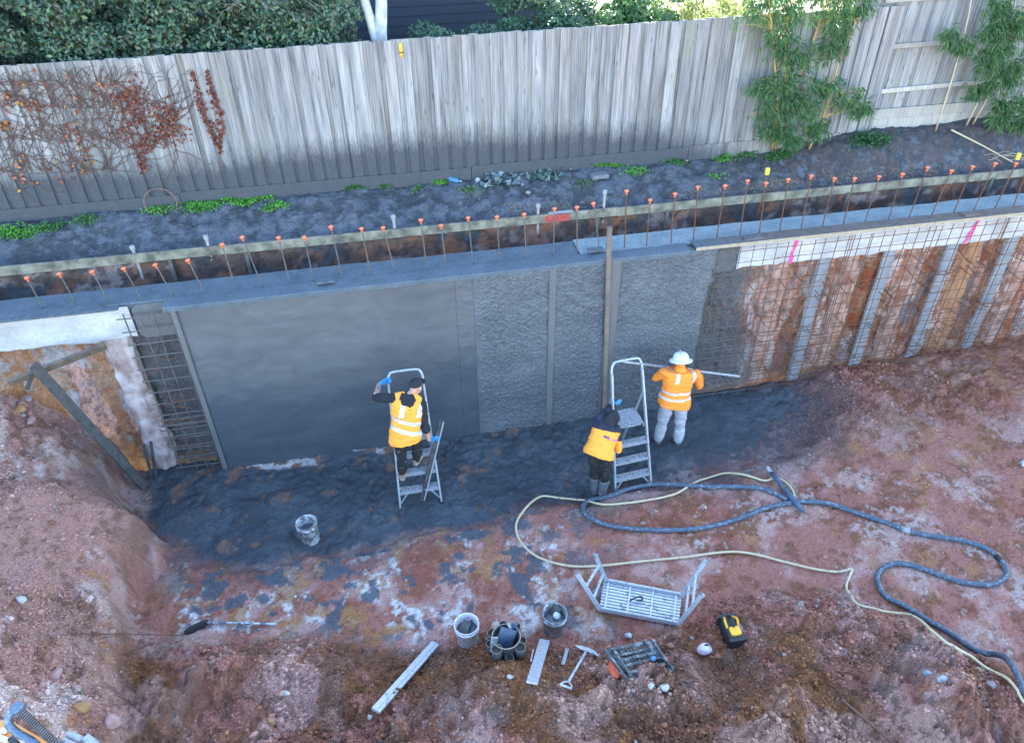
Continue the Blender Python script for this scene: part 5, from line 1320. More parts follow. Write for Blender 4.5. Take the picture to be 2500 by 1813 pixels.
pt1, ax1, in1 = ladder('splashed aluminium platform ladder with the worker in the black cap on it', (-0.19, -1.36, 0.01), (0.43, -1.36, 0.01), R(71), [0.22, 0.49, 0.76], 2.00, 1.0, 0.48)
pt2, ax2, in2 = ladder('splashed aluminium platform ladder held by the hooded worker', (3.04, -1.76, 0.01), (3.63, -1.71, 0.01), R(71), [0.21, 0.47, 0.73], 1.98, 0.98, 0.46)

# =================================================================== PEOPLE
def nrm(v): v = np.array(v, float); return v/(np.linalg.norm(v)+1e-9)
def sculpt(mb_, name, mat, parent, vox=0.013, smooth_it=6, fold=0.0, fscale=9.0, seed=0):
    """weld overlapping forms into one continuous skin"""
    me = bpy.data.meshes.new('tmp'); me.from_pydata(mb_.V, [], mb_.F)
    bm = bmesh.new(); bm.from_mesh(me); bmesh.ops.recalc_face_normals(bm, faces=bm.faces); bm.to_mesh(me); bm.free()
    o = bpy.data.objects.new('tmp', me); COL.objects.link(o)
    m1 = o.modifiers.new('r', 'REMESH'); m1.mode = 'VOXEL'; m1.voxel_size = vox
    m2 = o.modifiers.new('s', 'SMOOTH'); m2.iterations = smooth_it; m2.factor = 0.5
    dg = bpy.context.evaluated_depsgraph_get(); dg.update()
    res = bpy.data.meshes.new_from_object(o.evaluated_get(dg))
    n_ = len(res.vertices); V = np.empty(n_*3); res.vertices.foreach_get('co', V); V = V.reshape(-1, 3)
    Nn = np.empty(n_*3); res.vertices.foreach_get('normal', Nn); Nn = Nn.reshape(-1, 3)
    if fold:
        f = fbm(V[:, 0]*fscale+V[:, 1]*fscale*0.7+seed, V[:, 2]*fscale*1.3+V[:, 1]*3, 700+seed, 3)-0.5
        f2 = fbm(V[:, 0]*fscale*2.2+V[:, 1]*5, V[:, 2]*fscale*2.6, 720+seed, 2)-0.5
        V = V+Nn*(f*fold*2+f2*fold*0.8)[:, None]
    Fc = [tuple(p_.vertices) for p_ in res.polygons]
    bpy.data.objects.remove(o); bpy.data.meshes.remove(me); bpy.data.meshes.remove(res)
    ob = mesh_np(name, V, Fc, mat, parent, smooth=True)
    return ob, V, Fc, Nn
def patch(V, Fc, Nn, sel, off, name, mat, parent):
    """a piece lying on a garment: its faces lifted a few millimetres"""
    keep_ = [f for f in Fc if sel(V[list(f)].mean(0), Nn[list(f)].mean(0))]
    if not keep_: return None
    used = sorted({i for f in keep_ for i in f}); mp = {i: k for k, i in enumerate(used)}
    return mesh_np(name, V[used]+Nn[used]*off, [tuple(mp[i] for i in f) for f in keep_], mat, parent, smooth=True)
def glove(mb_, wrist, g, axis_, palm_side, rb=0.02):
    """hand closed round a bar: g on the bar axis, palm on palm_side"""
    wrist, g, a, p = np.array(wrist, float), np.array(g, float), nrm(axis_), nrm(palm_side)
    p = nrm(p-a*(p@a)); w_ = np.cross(a, p)
    kn = g+p*(rb+0.018)
    d = nrm(kn-wrist)
    mb_.loft([(wrist, a*0.030, p*0.026), (wrist*0.5+kn*0.5-p*0.0, a*0.042, p*0.019), (kn, a*0.044, p*0.017)], 14)
    for i, ln_ in enumerate((0.85, 1.0, 0.95, 0.75)):
        base = kn+a*(i-1.5)*0.0215; c_ = g+a*(i-1.5)*0.0215
        path = [base]
        for k in range(1, 6):
            th = ln_*k*0.72; path.append(c_+(p*math.cos(th)+w_*math.sin(th))*(rb+0.011))
        mb_.limb(path, [0.0105, 0.010, 0.010, 0.0095, 0.009, 0.0085], 8)
    tb = wrist*0.35+kn*0.65+a*-0.035
    mb_.limb([tb, g-a*0.045+(p*0.7-w_*0.6)*(rb+0.012), g-a*0.03+(-p*0.3-w_*0.9)*(rb+0.012)], [0.0135, 0.012, 0.0105], 8)
    return mb_
def person(label, J, look, spec):
    root = thing('person', label, 'person', (0.5*(J['la'][0]+J['ra'][0]), 0.5*(J['la'][1]+J['ra'][1]), min(J['la'][2], J['ra'][2])-0.09), 'workers at the wall')
    g = {k: np.array(v, float) for k, v in J.items()}
    rs = nrm(g['rs']-g['ls']); spine = nrm(g['neck']-g['pel']); fw_ = nrm(np.cross(spine, rs)); fw_ = -fw_ if fw_@np.array(look) < 0 and abs(fw_@np.array(look)) > 0.2 else fw_
    hr = nrm(g['rhip']-g['lhip'])
    mixp = lambda t_: g['pel']*(1-t_)+g['neck']*t_
    mixr = lambda t_: nrm(hr*(1-t_)+rs*t_)
    sw = np.linalg.norm(g['rs']-g['ls'])/2
    k_ = spec.get('bulk', 1.0)
    def torso(mb_, e, lo=-0.12, hi=1.0, flare=0.0):
        rings = []
        for t_, wx, dy in ((-0.12, 0.165, 0.115), (0.05, 0.172, 0.12), (0.25, 0.155, 0.112), (0.5, 0.17, 0.118), (0.75, 0.185, 0.122), (0.9, sw*0.98, 0.105), (0.97, sw*0.72, 0.085), (1.02, 0.075, 0.07)):
            if t_ < lo-1e-6 or t_ > hi+1e-6: continue
            fl = flare*max(0, 0.5-t_)
            rings.append((mixp(t_), mixr(t_)*(wx*k_+e+fl), fw_*(dy*k_+e+fl)))
        mb_.loft(rings, 24, 2.3); return mb_
    def leg(mb_, s, e, z0=0.0, z1=1.0):
        h, kn, an = g[s+'hip'], g[s+'k'], g[s+'a']
        P_ = [h, h*0.5+kn*0.5, kn, kn*0.5+an*0.5+(-fw_)*0.02, an]; R_ = [0.088, 0.078, 0.060, 0.058, 0.042]
        
        if z1 < 1: P_[3] = kn*0.75+an*0.25; P_, R_ = P_[:4], [0.088, 0.078, 0.062, 0.060]
        mb_.limb(P_, [r+e for r in R_]); return mb_
    def arm(mb_, s, e, to='w'):
        sh, el, wr = g[s+'s'], g[s+'e'], g[s+'w']
        mb_.limb([sh, sh*0.5+el*0.5, el], [0.062+e, 0.052+e, 0.044+e])
        if to == 'w': mb_.limb([el, el*0.6+wr*0.4, wr], [0.044+e, 0.042+e, 0.029+e])
        elif to == 'mid': mb_.limb([el, el*0.75+wr*0.25], [0.046+e, 0.044+e])
        return mb_
    # head frame
    hc = g['head']; lk = nrm(look); hu = nrm(spec.get('headup', (0, 0, 1))); hu = nrm(hu-lk*(hu@lk)); hx = np.cross(lk, hu)
    body = MB(); torso(body, -0.012); [leg(body, s, -0.012) for s in 'lr']; [arm(body, s, -0.008) for s in 'lr']
    body.limb([g['neck'], hc-hu*0.05], [0.062, 0.056])
    body.ell(hc+hu*0.025, hx*0.076, lk*0.096, hu*0.098); body.ell(hc-hu*0.055+lk*0.02, hx*0.056, lk*0.068, hu*0.062)
    body.ell(hc-hu*0.012+lk*0.098, hx*0.014, lk*0.022, hu*0.026); body.ell(hc+hu*0.018+lk*0.082, hx*0.05, lk*0.018, hu*0.014)
    body.ell(hc-hu*0.062+lk*0.080, hx*0.024, lk*0.012, hu*0.010); body.ell(hc-hu*0.095+lk*0.062, hx*0.028, lk*0.024, hu*0.02)
    for sg in (-1, 1): body.ell(hc+hx*sg*0.082-hu*0.012-lk*0.005, hx*0.010, lk*0.022, hu*0.034)
    for s in 'lr':
        an = g[s+'a']; td = nrm(g.get(s+'toe', an+fw_*0.2-np.array([0, 0, 0.07]))-an)
        body.limb([an, an+np.array([0, 0, -0.05]), an+td*0.15+np.array([0, 0, -0.02])], [0.038, 0.036, 0.03])
    sculpt(body, 'body', 'skin', root, 0.011, 4)
    for sg in (-1, 1): MB().ell(hc+hx*sg*0.032+lk*0.086-hu*0.004, hx*0.012, lk*0.010, hu*0.009).build('eye', 'reflective', root, True)
    # trousers
    tr_ = MB(); 
    rings = [(mixp(-0.16), hr*0.155*k_, fw_*0.115*k_), (mixp(0.0), hr*0.178*k_, fw_*0.128*k_), (mixp(0.16), hr*0.165*k_, fw_*0.12*k_)]
    tr_.loft(rings, 20); [leg(tr_, s, spec.get('loose', 0.014), 0, 0.5 if spec.get('gaiter') or spec['boot_h'] > 0.4 else 1.0) for s in 'lr']
    sculpt(tr_, 'trousers', spec['trousers'], root, 0.012, 3, 0.018, 10, spec['seed'])
    # boots
    for s in 'lr':
        an = g[s+'a']; kn = g[s+'k']; td = nrm(g.get(s+'toe', an+fw_*0.2-np.array([0, 0, 0.07]))-an); td = nrm(td-np.array([0, 0, 1])*td[2]*0.6)
        bt_ = MB(); up_ = spec['boot_h']
        bt_.limb([an*(1-up_)+kn*up_, an, an+np.array([0, 0, -0.045])], [0.058 if up_ < 0.4 else 0.078, 0.056 if up_ < 0.4 else 0.062, 0.05])
        sdv = nrm(np.cross(td, (0, 0, 1)))
        bt_.loft([(an-td*0.055+np.array([0, 0, -0.055]), sdv*0.036, np.array([0, 0, 0.036])), (an+td*0.05+np.array([0, 0, -0.05]), sdv*0.046, np.array([0, 0, 0.042])), (an+td*0.15+np.array([0, 0, -0.062]), sdv*0.05, np.array([0, 0, 0.030])), (an+td*0.205+np.array([0, 0, -0.07]), sdv*0.036, np.array([0, 0, 0.02]))], 14)
        sculpt(bt_, 'boot', spec['boots'], root, 0.011, 4)
        if spec.get('gaiter'):
            gt = MB(); gt.limb([an*0.30+kn*0.70, an*0.75+kn*0.25, an+np.array([0, 0, 0.02])], [0.092, 0.086, 0.072]); sculpt(gt, 'gaiter', spec['gaiter'], root, 0.012, 4, 0.006, 12, 3)
    # upper clothing
    tp = MB(); torso(tp, 0.012 if spec.get('vest') else 0.026, lo=-0.12, flare=0.0 if spec.get('vest') else 0.06); [arm(tp, s, 0.016, spec['sleeve'][s]) for s in 'lr']
    if spec.get('hood_down'):
        tp.loft([(mixp(0.98)-fw_*0.05, rs*0.12, fw_*0.08), (mixp(1.05)-fw_*0.03, rs*0.105, fw_*0.085), (mixp(1.10)-fw_*0.01, rs*0.085, fw_*0.075)], 16)
        tp.ell(mixp(0.96)-fw_*0.115, rs*0.10, fw_*0.035, spine*0.07)
    else: tp.limb([mixp(0.98), mixp(1.08)], [0.085, 0.072])
    ob, V, Fc, Nn = sculpt(tp, spec['top_name'], spec['top'], root, 0.011, 3, 0.019, 9, spec['seed']+5)
    garment = (V, Fc, Nn); gob = ob
    if spec.get('vest'):
        vs = MB(); torso(vs, 0.034, lo=-0.12, hi=0.97, flare=0.05)
        vs.limb([g['ls']*0.8+g['neck']*0.2+spine*0.012, g['ls']*0.45+g['neck']*0.55+spine*0.03], [0.066, 0.062]); vs.limb([g['rs']*0.8+g['neck']*0.2+spine*0.012, g['rs']*0.45+g['neck']*0.55+spine*0.03], [0.066, 0.062])
        gob, V, Fc, Nn = sculpt(vs, 'vest', spec['vest'], root, 0.011, 3, 0.020, 8, spec['seed']+9); garment = (V, Fc, Nn)
    V, Fc, Nn = garment; Lt = np.linalg.norm(g['neck']-g['pel'])
    tcoord = lambda c_: ((c_-g['pel'])@spine)/Lt
    lat = lambda c_: (c_-g['pel'])@rs
    inT = lambda c_: abs(lat(c_)) < 0.225*k_+0.02
    for lo_, hi_ in spec.get('bands', ()):
        patch(V, Fc, Nn, lambda c_, n__: lo_+spec.get('slant', 0)*lat(c_) < tcoord(c_) < hi_+spec.get('slant', 0)*lat(c_) and inT(c_), 0.004, 'reflective_band', 'reflective', gob)
    for a_, b_, lo_, hi_ in spec.get('stripes', ()):
        for sd_f in (-1, 1): patch(V, Fc, Nn, lambda c_, n__: a_ < lat(c_) < b_ and lo_ < tcoord(c_) < hi_ and sd_f*((c_-g['pel']-spine*((c_-g['pel'])@spine))@fw_) > 0.03, 0.004, 'reflective_stripe', 'reflective', gob)
    for nm, mt, test in spec.get('extra', ()):
        patch(V, Fc, Nn, lambda c_, n__: test(lat(c_), tcoord(c_), (c_-g['pel'])@fw_, n__@fw_, c_), 0.004, nm, mt, gob)
    # bare forearms / hands
    for s in 'lr':
        if spec.get('forearm', {}).get(s):
            fa = MB(); el, wr = g[s+'e'], g[s+'w']; fa.limb([el*0.78+wr*0.22, el*0.6+wr*0.4, wr], [0.045, 0.043, 0.031]); sculpt(fa, 'forearm_skin', spec['forearm'][s], root, 0.011, 3)
        h_ = MB(); glove(h_, g[s+'w'], g[s+'g'], spec['grip_axis'][s], spec['palm'][s], spec.get('rb', 0.02)); sculpt(h_, 'glove', 'blue_glove', root, 0.0062, 2)
    return root, g, hc, hx, lk, hu, spine, fw_, rs

# rail / bar points the hands hold
hl1 = pt1(-0.96, 1.90)
def jj(reg, s, x, y, Y):
    d = ray(reg[0]+x/s, reg[1]+y/s); return CAM+d*(Y-CAM[1])/d[1]
r1_, s1_ = (880, 880), 4.33; r2_, s2_ = (1400, 820), 3.916
J = dict(head=jj(r1_, s1_, 588, 275, -1.16), neck=jj(r1_, s1_, 500, 385, -1.28), ls=jj(r1_, s1_, 360, 400, -1.26), rs=jj(r1_, s1_, 632, 440, -1.30), le=jj(r1_, s1_, 160, 390, -1.05), re=jj(r1_, s1_, 680, 690, -1.36),
         pel=jj(r1_, s1_, 470, 800, -1.40), lhip=jj(r1_, s1_, 415, 830, -1.40), rhip=jj(r1_, s1_, 555, 815, -1.42), lk=jj(r1_, s1_, 440, 1020, -1.40), la=jj(r1_, s1_, 445, 1205, -1.30), rk=jj(r1_, s1_, 600, 890, -1.30), ra=jj(r1_, s1_, 585, 1010, -1.31))
J['lg'] = hl1; J['lw'] = jj(r1_, s1_, 195, 255, -0.86); J['rw'] = jj(r1_, s1_, 725, 835, -1.34); J['rg'] = jj(r1_, s1_, 795, 893, -1.30)
la_z = 0.49+0.115; ra_z = 0.76+0.115
J['la'][2] = la_z; J['ra'][2] = ra_z
J['ltoe'] = J['la']+np.array([0.06, 0.2, -0.05]); J['rtoe'] = J['ra']+np.array([0.10, 0.2, -0.05])
scr_dir = None
SA = at_z(935, 1108, 0.02); SB = jj(r1_, s1_, 855, 640, -1.10)
# the hand closes on the screed it steadies
tt = (J['rg'][2]-SA[2])/(SB[2]-SA[2]); J['rg'] = SA+(SB-SA)*tt
spec1 = dict(seed=1, headup=(0, 0.1, 1), trousers='black_trousers', boots='tan_boot', boot_h=0.30, top='dark_hoodie', top_name='hoodie', hood_down=True, sleeve={'l': 'el', 'r': 'mid'}, vest='hi_vis_amber',
             bands=((0.20, 0.29), (0.42, 0.51)), slant=-0.30, stripes=((-0.15, -0.085, 0.60, 0.90), (0.085, 0.15, 0.60, 0.90)), forearm={'l': 'tattooed_skin', 'r': 'skin'}, grip_axis={'l': pt1(-1, 1.9)-pt1(-1, 1.5), 'r': SB-SA}, palm={'l': (-1, -0.3, 0.2), 'r': (-0.6, -0.6, 0.3)}, rb=0.02)
root1, g1, hc, hx, lk, hu, sp_, fwv, rsv = person('worker on the left ladder in orange vest, black hoodie and black cap', J, (0.62, 0.72, -0.12), spec1)
cp_ = MB(); cp_.ell(hc+hu*0.045-lk*0.004, hx*0.088, lk*0.106, hu*0.088); ob, V, Fc, Nn = sculpt(cp_, 'cap_tmp', 'cap_cloth', root1, 0.010, 2)
bpy.data.objects.remove(ob)
capd = thing('cap', 'black baseball cap on the worker of the left ladder', 'cap', hc+hu*0.05)
V2 = V.copy(); dz = (V2-hc)@hu; V2 = V2+np.outer(np.clip(0.030-dz, 0, None), hu)
mesh_np('crown', V2, Fc, 'cap_cloth', capd, smooth=True)
pv = []; n_ = 14
for k in range(n_+1):
    a_ = math.pi*k/n_; ed = hc+hu*0.036+hx*math.cos(a_)*0.082+lk*(0.055+0.035*math.sin(a_)); out = hc+hu*(0.022+0.012*math.sin(a_))+hx*math.cos(a_)*0.080+lk*(0.065+0.12*math.sin(a_)); pv += [ed, out, out-hu*0.006, ed-hu*0.006]
mesh_np('peak', pv, [(4*k+j, 4*k+(j+1) % 4, 4*k+4+(j+1) % 4, 4*k+4+j) for k in range(n_) for j in range(4)], 'cap_cloth', capd, smooth=True)
scr = MB(); scr.beam(SA, SB, 0.085, 0.03, (0.3, -0.8, 0.3)); o = scr.build('screed_bar', 'dark_plank'); tag(o, 'dark screed bar held upright by the worker on the left ladder', 'screed')
o2 = MB().beam(SA+np.array([0.03, -0.022, 0.01]), SB+np.array([0.03, -0.022, 0.0]), 0.02, 0.006, (0.3, -0.8, 0.3)).build('pale_edge', 'screed_metal', o)

# hooded worker holding the right ladder
J = dict(head=jj(r2_, s2_, 372, 790, -1.58), neck=jj(r2_, s2_, 320, 835, -1.68), ls=jj(r2_, s2_, 252, 790, -1.62), rs=jj(r2_, s2_, 405, 890, -1.72), le=jj(r2_, s2_, 310, 720, -1.36), re=jj(r2_, s2_, 432, 1085, -1.80),
         pel=jj(r2_, s2_, 248, 1115, -1.88), lhip=jj(r2_, s2_, 205, 1120, -1.86), rhip=jj(r2_, s2_, 305, 1150, -1.90), lk=jj(r2_, s2_, 205, 1285, -1.76), rk=jj(r2_, s2_, 308, 1340, -1.84), la=jj(r2_, s2_, 208, 1430, -1.72), ra=jj(r2_, s2_, 270, 1520, -1.80))
for s in 'lr': J[s+'a'][2] = 0.115
J['rg'] = pt2(-1, 0.92); J['rw'] = J['rg']+np.array([-0.05, -0.10, -0.05]); 
J['lg'] = jj(r2_, s2_, 430, 625, -1.10); J['lw'] = jj(r2_, s2_, 375, 662, -1.16)
lk2 = nrm((0.75, 0.62, -0.25))
spec2 = dict(seed=2, trousers='black_trousers', boots='gum_boot', boot_h=0.72, top='hi_vis_amber', top_name='jumper', sleeve={'l': 'w', 'r': 'w'}, grip_axis={'l': (0.4, 0.5, 1), 'r': pt2(-1, 1.2)-pt2(-1, 0.8)}, palm={'l': (-0.3, -0.9, 0.2), 'r': (-0.5, -0.9, 0)}, rb=0.022, headup=(0, 0, 1),
             extra=[('navy_yoke', 'navy_cloth', lambda l, t_, f_, nf, c_: t_ > 0.80 or (l > 0.10 and t_ > 0.52 and f_ > -0.06)), ('navy_cuff', 'navy_cloth', lambda l, t_, f_, nf, c_: False),
                    ('back_logo', 'purple_print', lambda l, t_, f_, nf, c_: nf < -0.3 and -0.13 < l < -0.045 and abs(t_-0.60+0.35*(l+0.08)) < 0.035), ('back_lettering', 'pink_print', lambda l, t_, f_, nf, c_: nf < -0.3 and -0.04 < l < 0.13 and abs(t_-0.56+0.1*l) < 0.03 and (math.sin(l*260) > -0.4))])
root2, g2, hc, hx, lk, hu, sp_, fwv, rsv = person('hooded worker in orange and navy jumper holding the right ladder', J, lk2, spec2)
hd_ = MB(); hd_.ell(hc+hu*0.02-lk*0.012, hx*0.108, lk*0.118, hu*0.128); hd_.limb([hc-hu*0.08-lk*0.03, g2['neck']-fwv*0.02], [0.088, 0.105]); hd_.ell(hc+hu*0.085-lk*0.10, hx*0.05, lk*0.05, hu*0.04)
sculpt(hd_, 'hood', 'dark_hoodie', root2, 0.012, 4, 0.010, 10, 4)

# worker in white hat at the wall, screeding with a long straightedge
BA = jj(r2_, s2_, 475, 245, -0.42); BB = jj(r2_, s2_, 1590, 385, -0.20)
J = dict(head=jj(r2_, s2_, 1025, 250, -0.80), neck=jj(r2_, s2_, 1020, 318, -0.86), ls=jj(r2_, s2_, 868, 352, -0.84), rs=jj(r2_, s2_, 1172, 362, -0.84), le=jj(r2_, s2_, 785, 400, -0.70), re=jj(r2_, s2_, 1205, 480, -0.72),
         pel=jj(r2_, s2_, 965, 620, -0.95), lhip=jj(r2_, s2_, 900, 650, -0.95), rhip=jj(r2_, s2_, 1030, 655, -0.95), lk=jj(r2_, s2_, 850, 820, -0.90), rk=jj(r2_, s2_, 1018, 855, -0.92), la=jj(r2_, s2_, 815, 965, -0.84), ra=jj(r2_, s2_, 1000, 1000, -0.93))
for s in 'lr': J[s+'a'][2] = 0.115
def on_bar(t_): return BA+(BB-BA)*t_
J['lg'] = on_bar(0.36); J['rg'] = on_bar(0.60); J['lw'] = J['lg']+np.array([-0.03, -0.13, -0.02]); J['rw'] = J['rg']+np.array([0.03, -0.13, -0.02])
spec3 = dict(seed=3, bulk=1.22, trousers='grey_trousers', boots='grey_boot', boot_h=0.25, gaiter='white_gaiter', top='hi_vis', top_name='shirt', sleeve={'l': 'w', 'r': 'w'}, bands=((0.16, 0.225), (0.34, 0.405)), stripes=((-0.16, -0.10, 0.70, 0.97), (0.12, 0.18, 0.70, 0.97)), loose=0.022,
             grip_axis={'l': BB-BA, 'r': BB-BA}, palm={'l': (0, -1, 0.3), 'r': (0, -1, 0.3)}, rb=0.02)
root3, g3, hc, hx, lk, hu, sp_, fwv, rsv = person('worker in white brimmed hat, orange shirt and grey trousers at the wall', J, (0.08, 0.97, -0.2), spec3)
hat = thing('hard_hat', 'cement-splashed white wide-brimmed hat on the worker at the wall', 'hat', hc+hu*0.04)
b = MB(); b.lathe(hc+hu*0.035, [(0.175, -0.012), (0.178, -0.004), (0.135, 0.012), (0.122, 0.03), (0.116, 0.065), (0.098, 0.10), (0.066, 0.122), (0.03, 0.130), (0.004, 0.131)], 28, axis=hu+lk*0.12, cap0=False)
o = b.build('shell', 'white_hat', hat, True); o.modifiers.new('thick', 'SOLIDIFY').thickness = 0.004
MB().tube([hc+hu*0.164-lk*0.10, hc+hu*0.175-lk*0.03, hc+hu*0.172+lk*0.05, hc+hu*0.15+lk*0.11], 0.008, 6).build('ridge', 'white_hat', hat, True)
o = MB().beam(BA, BB, 0.02, 0.034, (0, 0.2, 1)).build('straightedge', 'screed_metal'); tag(o, 'long thin aluminium straightedge held level by the worker in the white hat', 'straightedge')

# =================================================================== HOSES
def hose(pts, rad, mat, name, label, lift=0.0, n=7):
    g_ = [on_ground(x, y) for x, y in pts]
    c = catmull(g_, n)
    z = terrain_h(c[:, 0], c[:, 1]); k = np.ones(9)/9
    zs = np.convolve(np.pad(z, 4, mode='edge'), k, 'valid')
    zm = np.max(np.stack([np.roll(np.pad(z, 2, mode='edge'), q_)[2:-2] for q_ in (-2, -1, 0, 1, 2)]), 0)
    zm = np.convolve(np.pad(zm, 3, mode='edge'), np.ones(7)/7, 'valid')
    c[:, 2] = np.maximum(zm, z)+rad*0.75+lift
    b = MB(); b.tube(c, rad, 10)
    o = b.build(name, mat, smooth=True); tag(o, label, 'hose'); return o, c
thick = [(1742, 1112), (1700, 1090), (1650, 1082), (1550, 1080), (1450, 1080), (1400, 1087), (1350, 1103), (1305, 1115), (1291, 1126), (1300, 1145), (1340, 1165), (1400, 1175), (1480, 1178), (1560, 1172), (1640, 1150), (1700, 1128), (1760, 1115), (1830, 1118), (1900, 1140), (1960, 1160), (2000, 1175), (2060, 1190), (2130, 1200), (2185, 1220), (2222, 1255), (2225, 1280), (2190, 1298), (2120, 1290), (2050, 1265), (2000, 1252), (1962, 1256), (1942, 1276), (1945, 1300), (1962, 1324), (2005, 1349), (2047, 1373), (2098, 1401), (2150, 1438), (2201, 1473), (2268, 1533), (2330, 1590), (2400, 1660), (2480, 1750)]
o, ch = hose(thick, 0.036, 'hose_rubber', 'concrete_hose', 'thick grey rubber concrete hose looping across the clay floor')
k = int(np.argmin(np.linalg.norm(ch[:, :2]-on_ground(2005, 1177)[:2], axis=1)))
MB().tube([ch[k-2], ch[k], ch[k+2]], 0.044, 12).build('coupling', 'hose_pale', o, True)
MB().tube([ch[k+1], ch[k+2]], 0.056, 12).build('clamp', 'grey_steel', o)
k2 = int(np.argmin(np.linalg.norm(ch[:, :2]-on_ground(2218, 1240)[:2], axis=1)))
MB().tube([ch[k2-1], ch[k2], ch[k2+1]], 0.039, 12).build('tape_wrap', 'black_plastic', o, True)
thin = [(1752, 1118), (1757, 1095), (1740, 1072), (1715, 1062), (1690, 1068), (1640, 1055), (1600, 1053), (1550, 1070), (1500, 1095), (1440, 1110), (1340, 1120), (1290, 1113), (1240, 1105), (1200, 1106), (1162, 1130), (1143, 1165), (1152, 1200), (1185, 1233), (1240, 1252), (1300, 1257), (1400, 1250), (1500, 1238), (1610, 1225), (1680, 1233), (1740, 1248), (1800, 1263), (1850, 1269), (1878, 1264), (1886, 1264), (1880, 1280), (1873, 1300), (1877, 1320), (1897, 1343), (1945, 1354), (2000, 1374), (2054, 1400), (2105, 1430), (2157, 1468), (2209, 1508), (2258, 1556), (2320, 1620), (2380, 1690), (2450, 1780)]
o, cth = hose(thin, 0.017, 'yellow_hose', 'air_hose', 'thin yellow air hose looping from the nozzle across the clay floor', 0.012)
# nozzle on the ground
A = on_ground(1775, 1138, 0.06); B = on_ground(1700, 1050, 0.10); dn = (B-A)
nz = thing('spray_nozzle', 'blue-grey shotcrete nozzle lying where the hoses cross', 'nozzle', (A+B)/2-np.array([0, 0, .1]))
MB().tube([A, A+dn*.25, A+dn*.5, A+dn*.75, A+dn*.92], [0.038, 0.042, 0.040, 0.034, 0.034], 12).build('barrel', 'blue_tool', nz, True)
MB().tube([A+dn*.9, B, B+np.array([-.03, 0.02, .05])], [0.034, 0.03, 0.022], 12).build('tip', 'hose_pale', nz, True)
MB().tube([A+dn*.52, A+dn*.58], 0.052, 12).build('ring', 'grey_steel', nz)

# =================================================================== BUCKETS
def bucket(px_, py_, h, rb, rt, mat, label, fill=None, fillz=0.7, tilt=(0, 0)):
    q = on_ground(px_, py_); root = thing('bucket', label, 'bucket', q, 'plastic buckets'); ax_ = nrm((tilt[0], tilt[1], 1))
    MB().lathe(q, [(rb, 0.0), (rb+0.004, 0.01), (rt-0.006, h*0.78), (rt+0.004, h*0.785), (rt+0.004, h*0.83), (rt-0.003, h*0.84), (rt, h*0.97), (rt+0.006, h*0.975), (rt+0.006, h), (rt-0.004, h), (rt-0.008, h*0.95), (rb-0.002, 0.02), (0.002, 0.018)], 28, axis=ax_, cap1=True).build('shell', mat, root, True)
    r_at = rb+(rt-0.01-rb)*fillz
    if fill: MB().lathe(q, [(r_at, h*fillz-0.004), (r_at*0.6, h*fillz+0.004), (0.003, h*fillz+0.002)], 24, axis=ax_, cap0=False).build('slurry_fill', fill, root, True)
    hb = [q+ax_*h*0.9+np.array([math.cos(a_)*(rt+0.01), math.sin(a_)*(rt+0.01)*0.25-0.0, -abs(math.sin(a_))*h*0.45]) for a_ in np.linspace(math.pi, 2*math.pi, 14)]
    hb = [p_+np.array([0, -(rt*0.98)*abs(math.sin(a_)), 0]) for p_, a_ in zip(hb, np.linspace(math.pi, 2*math.pi, 14))]
    MB().tube(hb, 0.003, 5).build('handle', 'grey_steel', root)
    return root, q, ax_
rt_, q, _ = bucket(690, 1196, 0.37, 0.12, 0.145, 'slurry_bucket', 'cement-smeared bucket standing in the dark slurry below the left ladder', 'slurry', 0.6, (-0.05, 0.05))
tag(MB().beam(q+np.array([.05, .0, .2]), q+np.array([.10, .03, .38]), .10, .006, (1, 0, .2)).build('float_blade', 'screed_metal'), 'steel blade standing in the slurry bucket below the left ladder', 'trowel')
rt_, q, _ = bucket(1036, 1418, 0.36, 0.125, 0.15, 'white_bucket', 'white bucket holding tools left of the tool bucket', 'slurry', 0.62)
tag(MB().beam(q+np.array([-.06, -.05, .27]), q+np.array([.02, .04, .345]), .11, .012).build('hand_float', 'dark_plank'), 'dark hand float inside the white bucket', 'float')
tag(MB().tube([q+np.array([.03, -.03, .25]), q+np.array([.075, .05, .345])], [.014, .012], 8).build('trowel_handle', 'black_plastic'), 'dark tool handle inside the white bucket', 'tool')
rt_, q, _ = bucket(1227, 1395, 0.36, 0.125, 0.15, 'grey_bucket', 'dark grey splashed bucket of water above the short board', 'slurry', 0.66)
tag(MB().lathe(q+np.array([.03, .03, .245]), [(0.02, 0), (0.05, .01), (0.052, .03), (0.03, .045), (0.004, .05)], 14, axis=(.3, -.4, 1)).build('sponge', 'white_hat', smooth=True), 'white sponge floating in the dark grey bucket', 'sponge')
tag(MB().beam(q+np.array([-.01, .07, .24]), q+np.array([.07, .09, .35]), .10, .014, (0, -.5, 1)).build('hand_float', 'dark_plank'), 'dark float leaning inside the dark grey bucket', 'float')
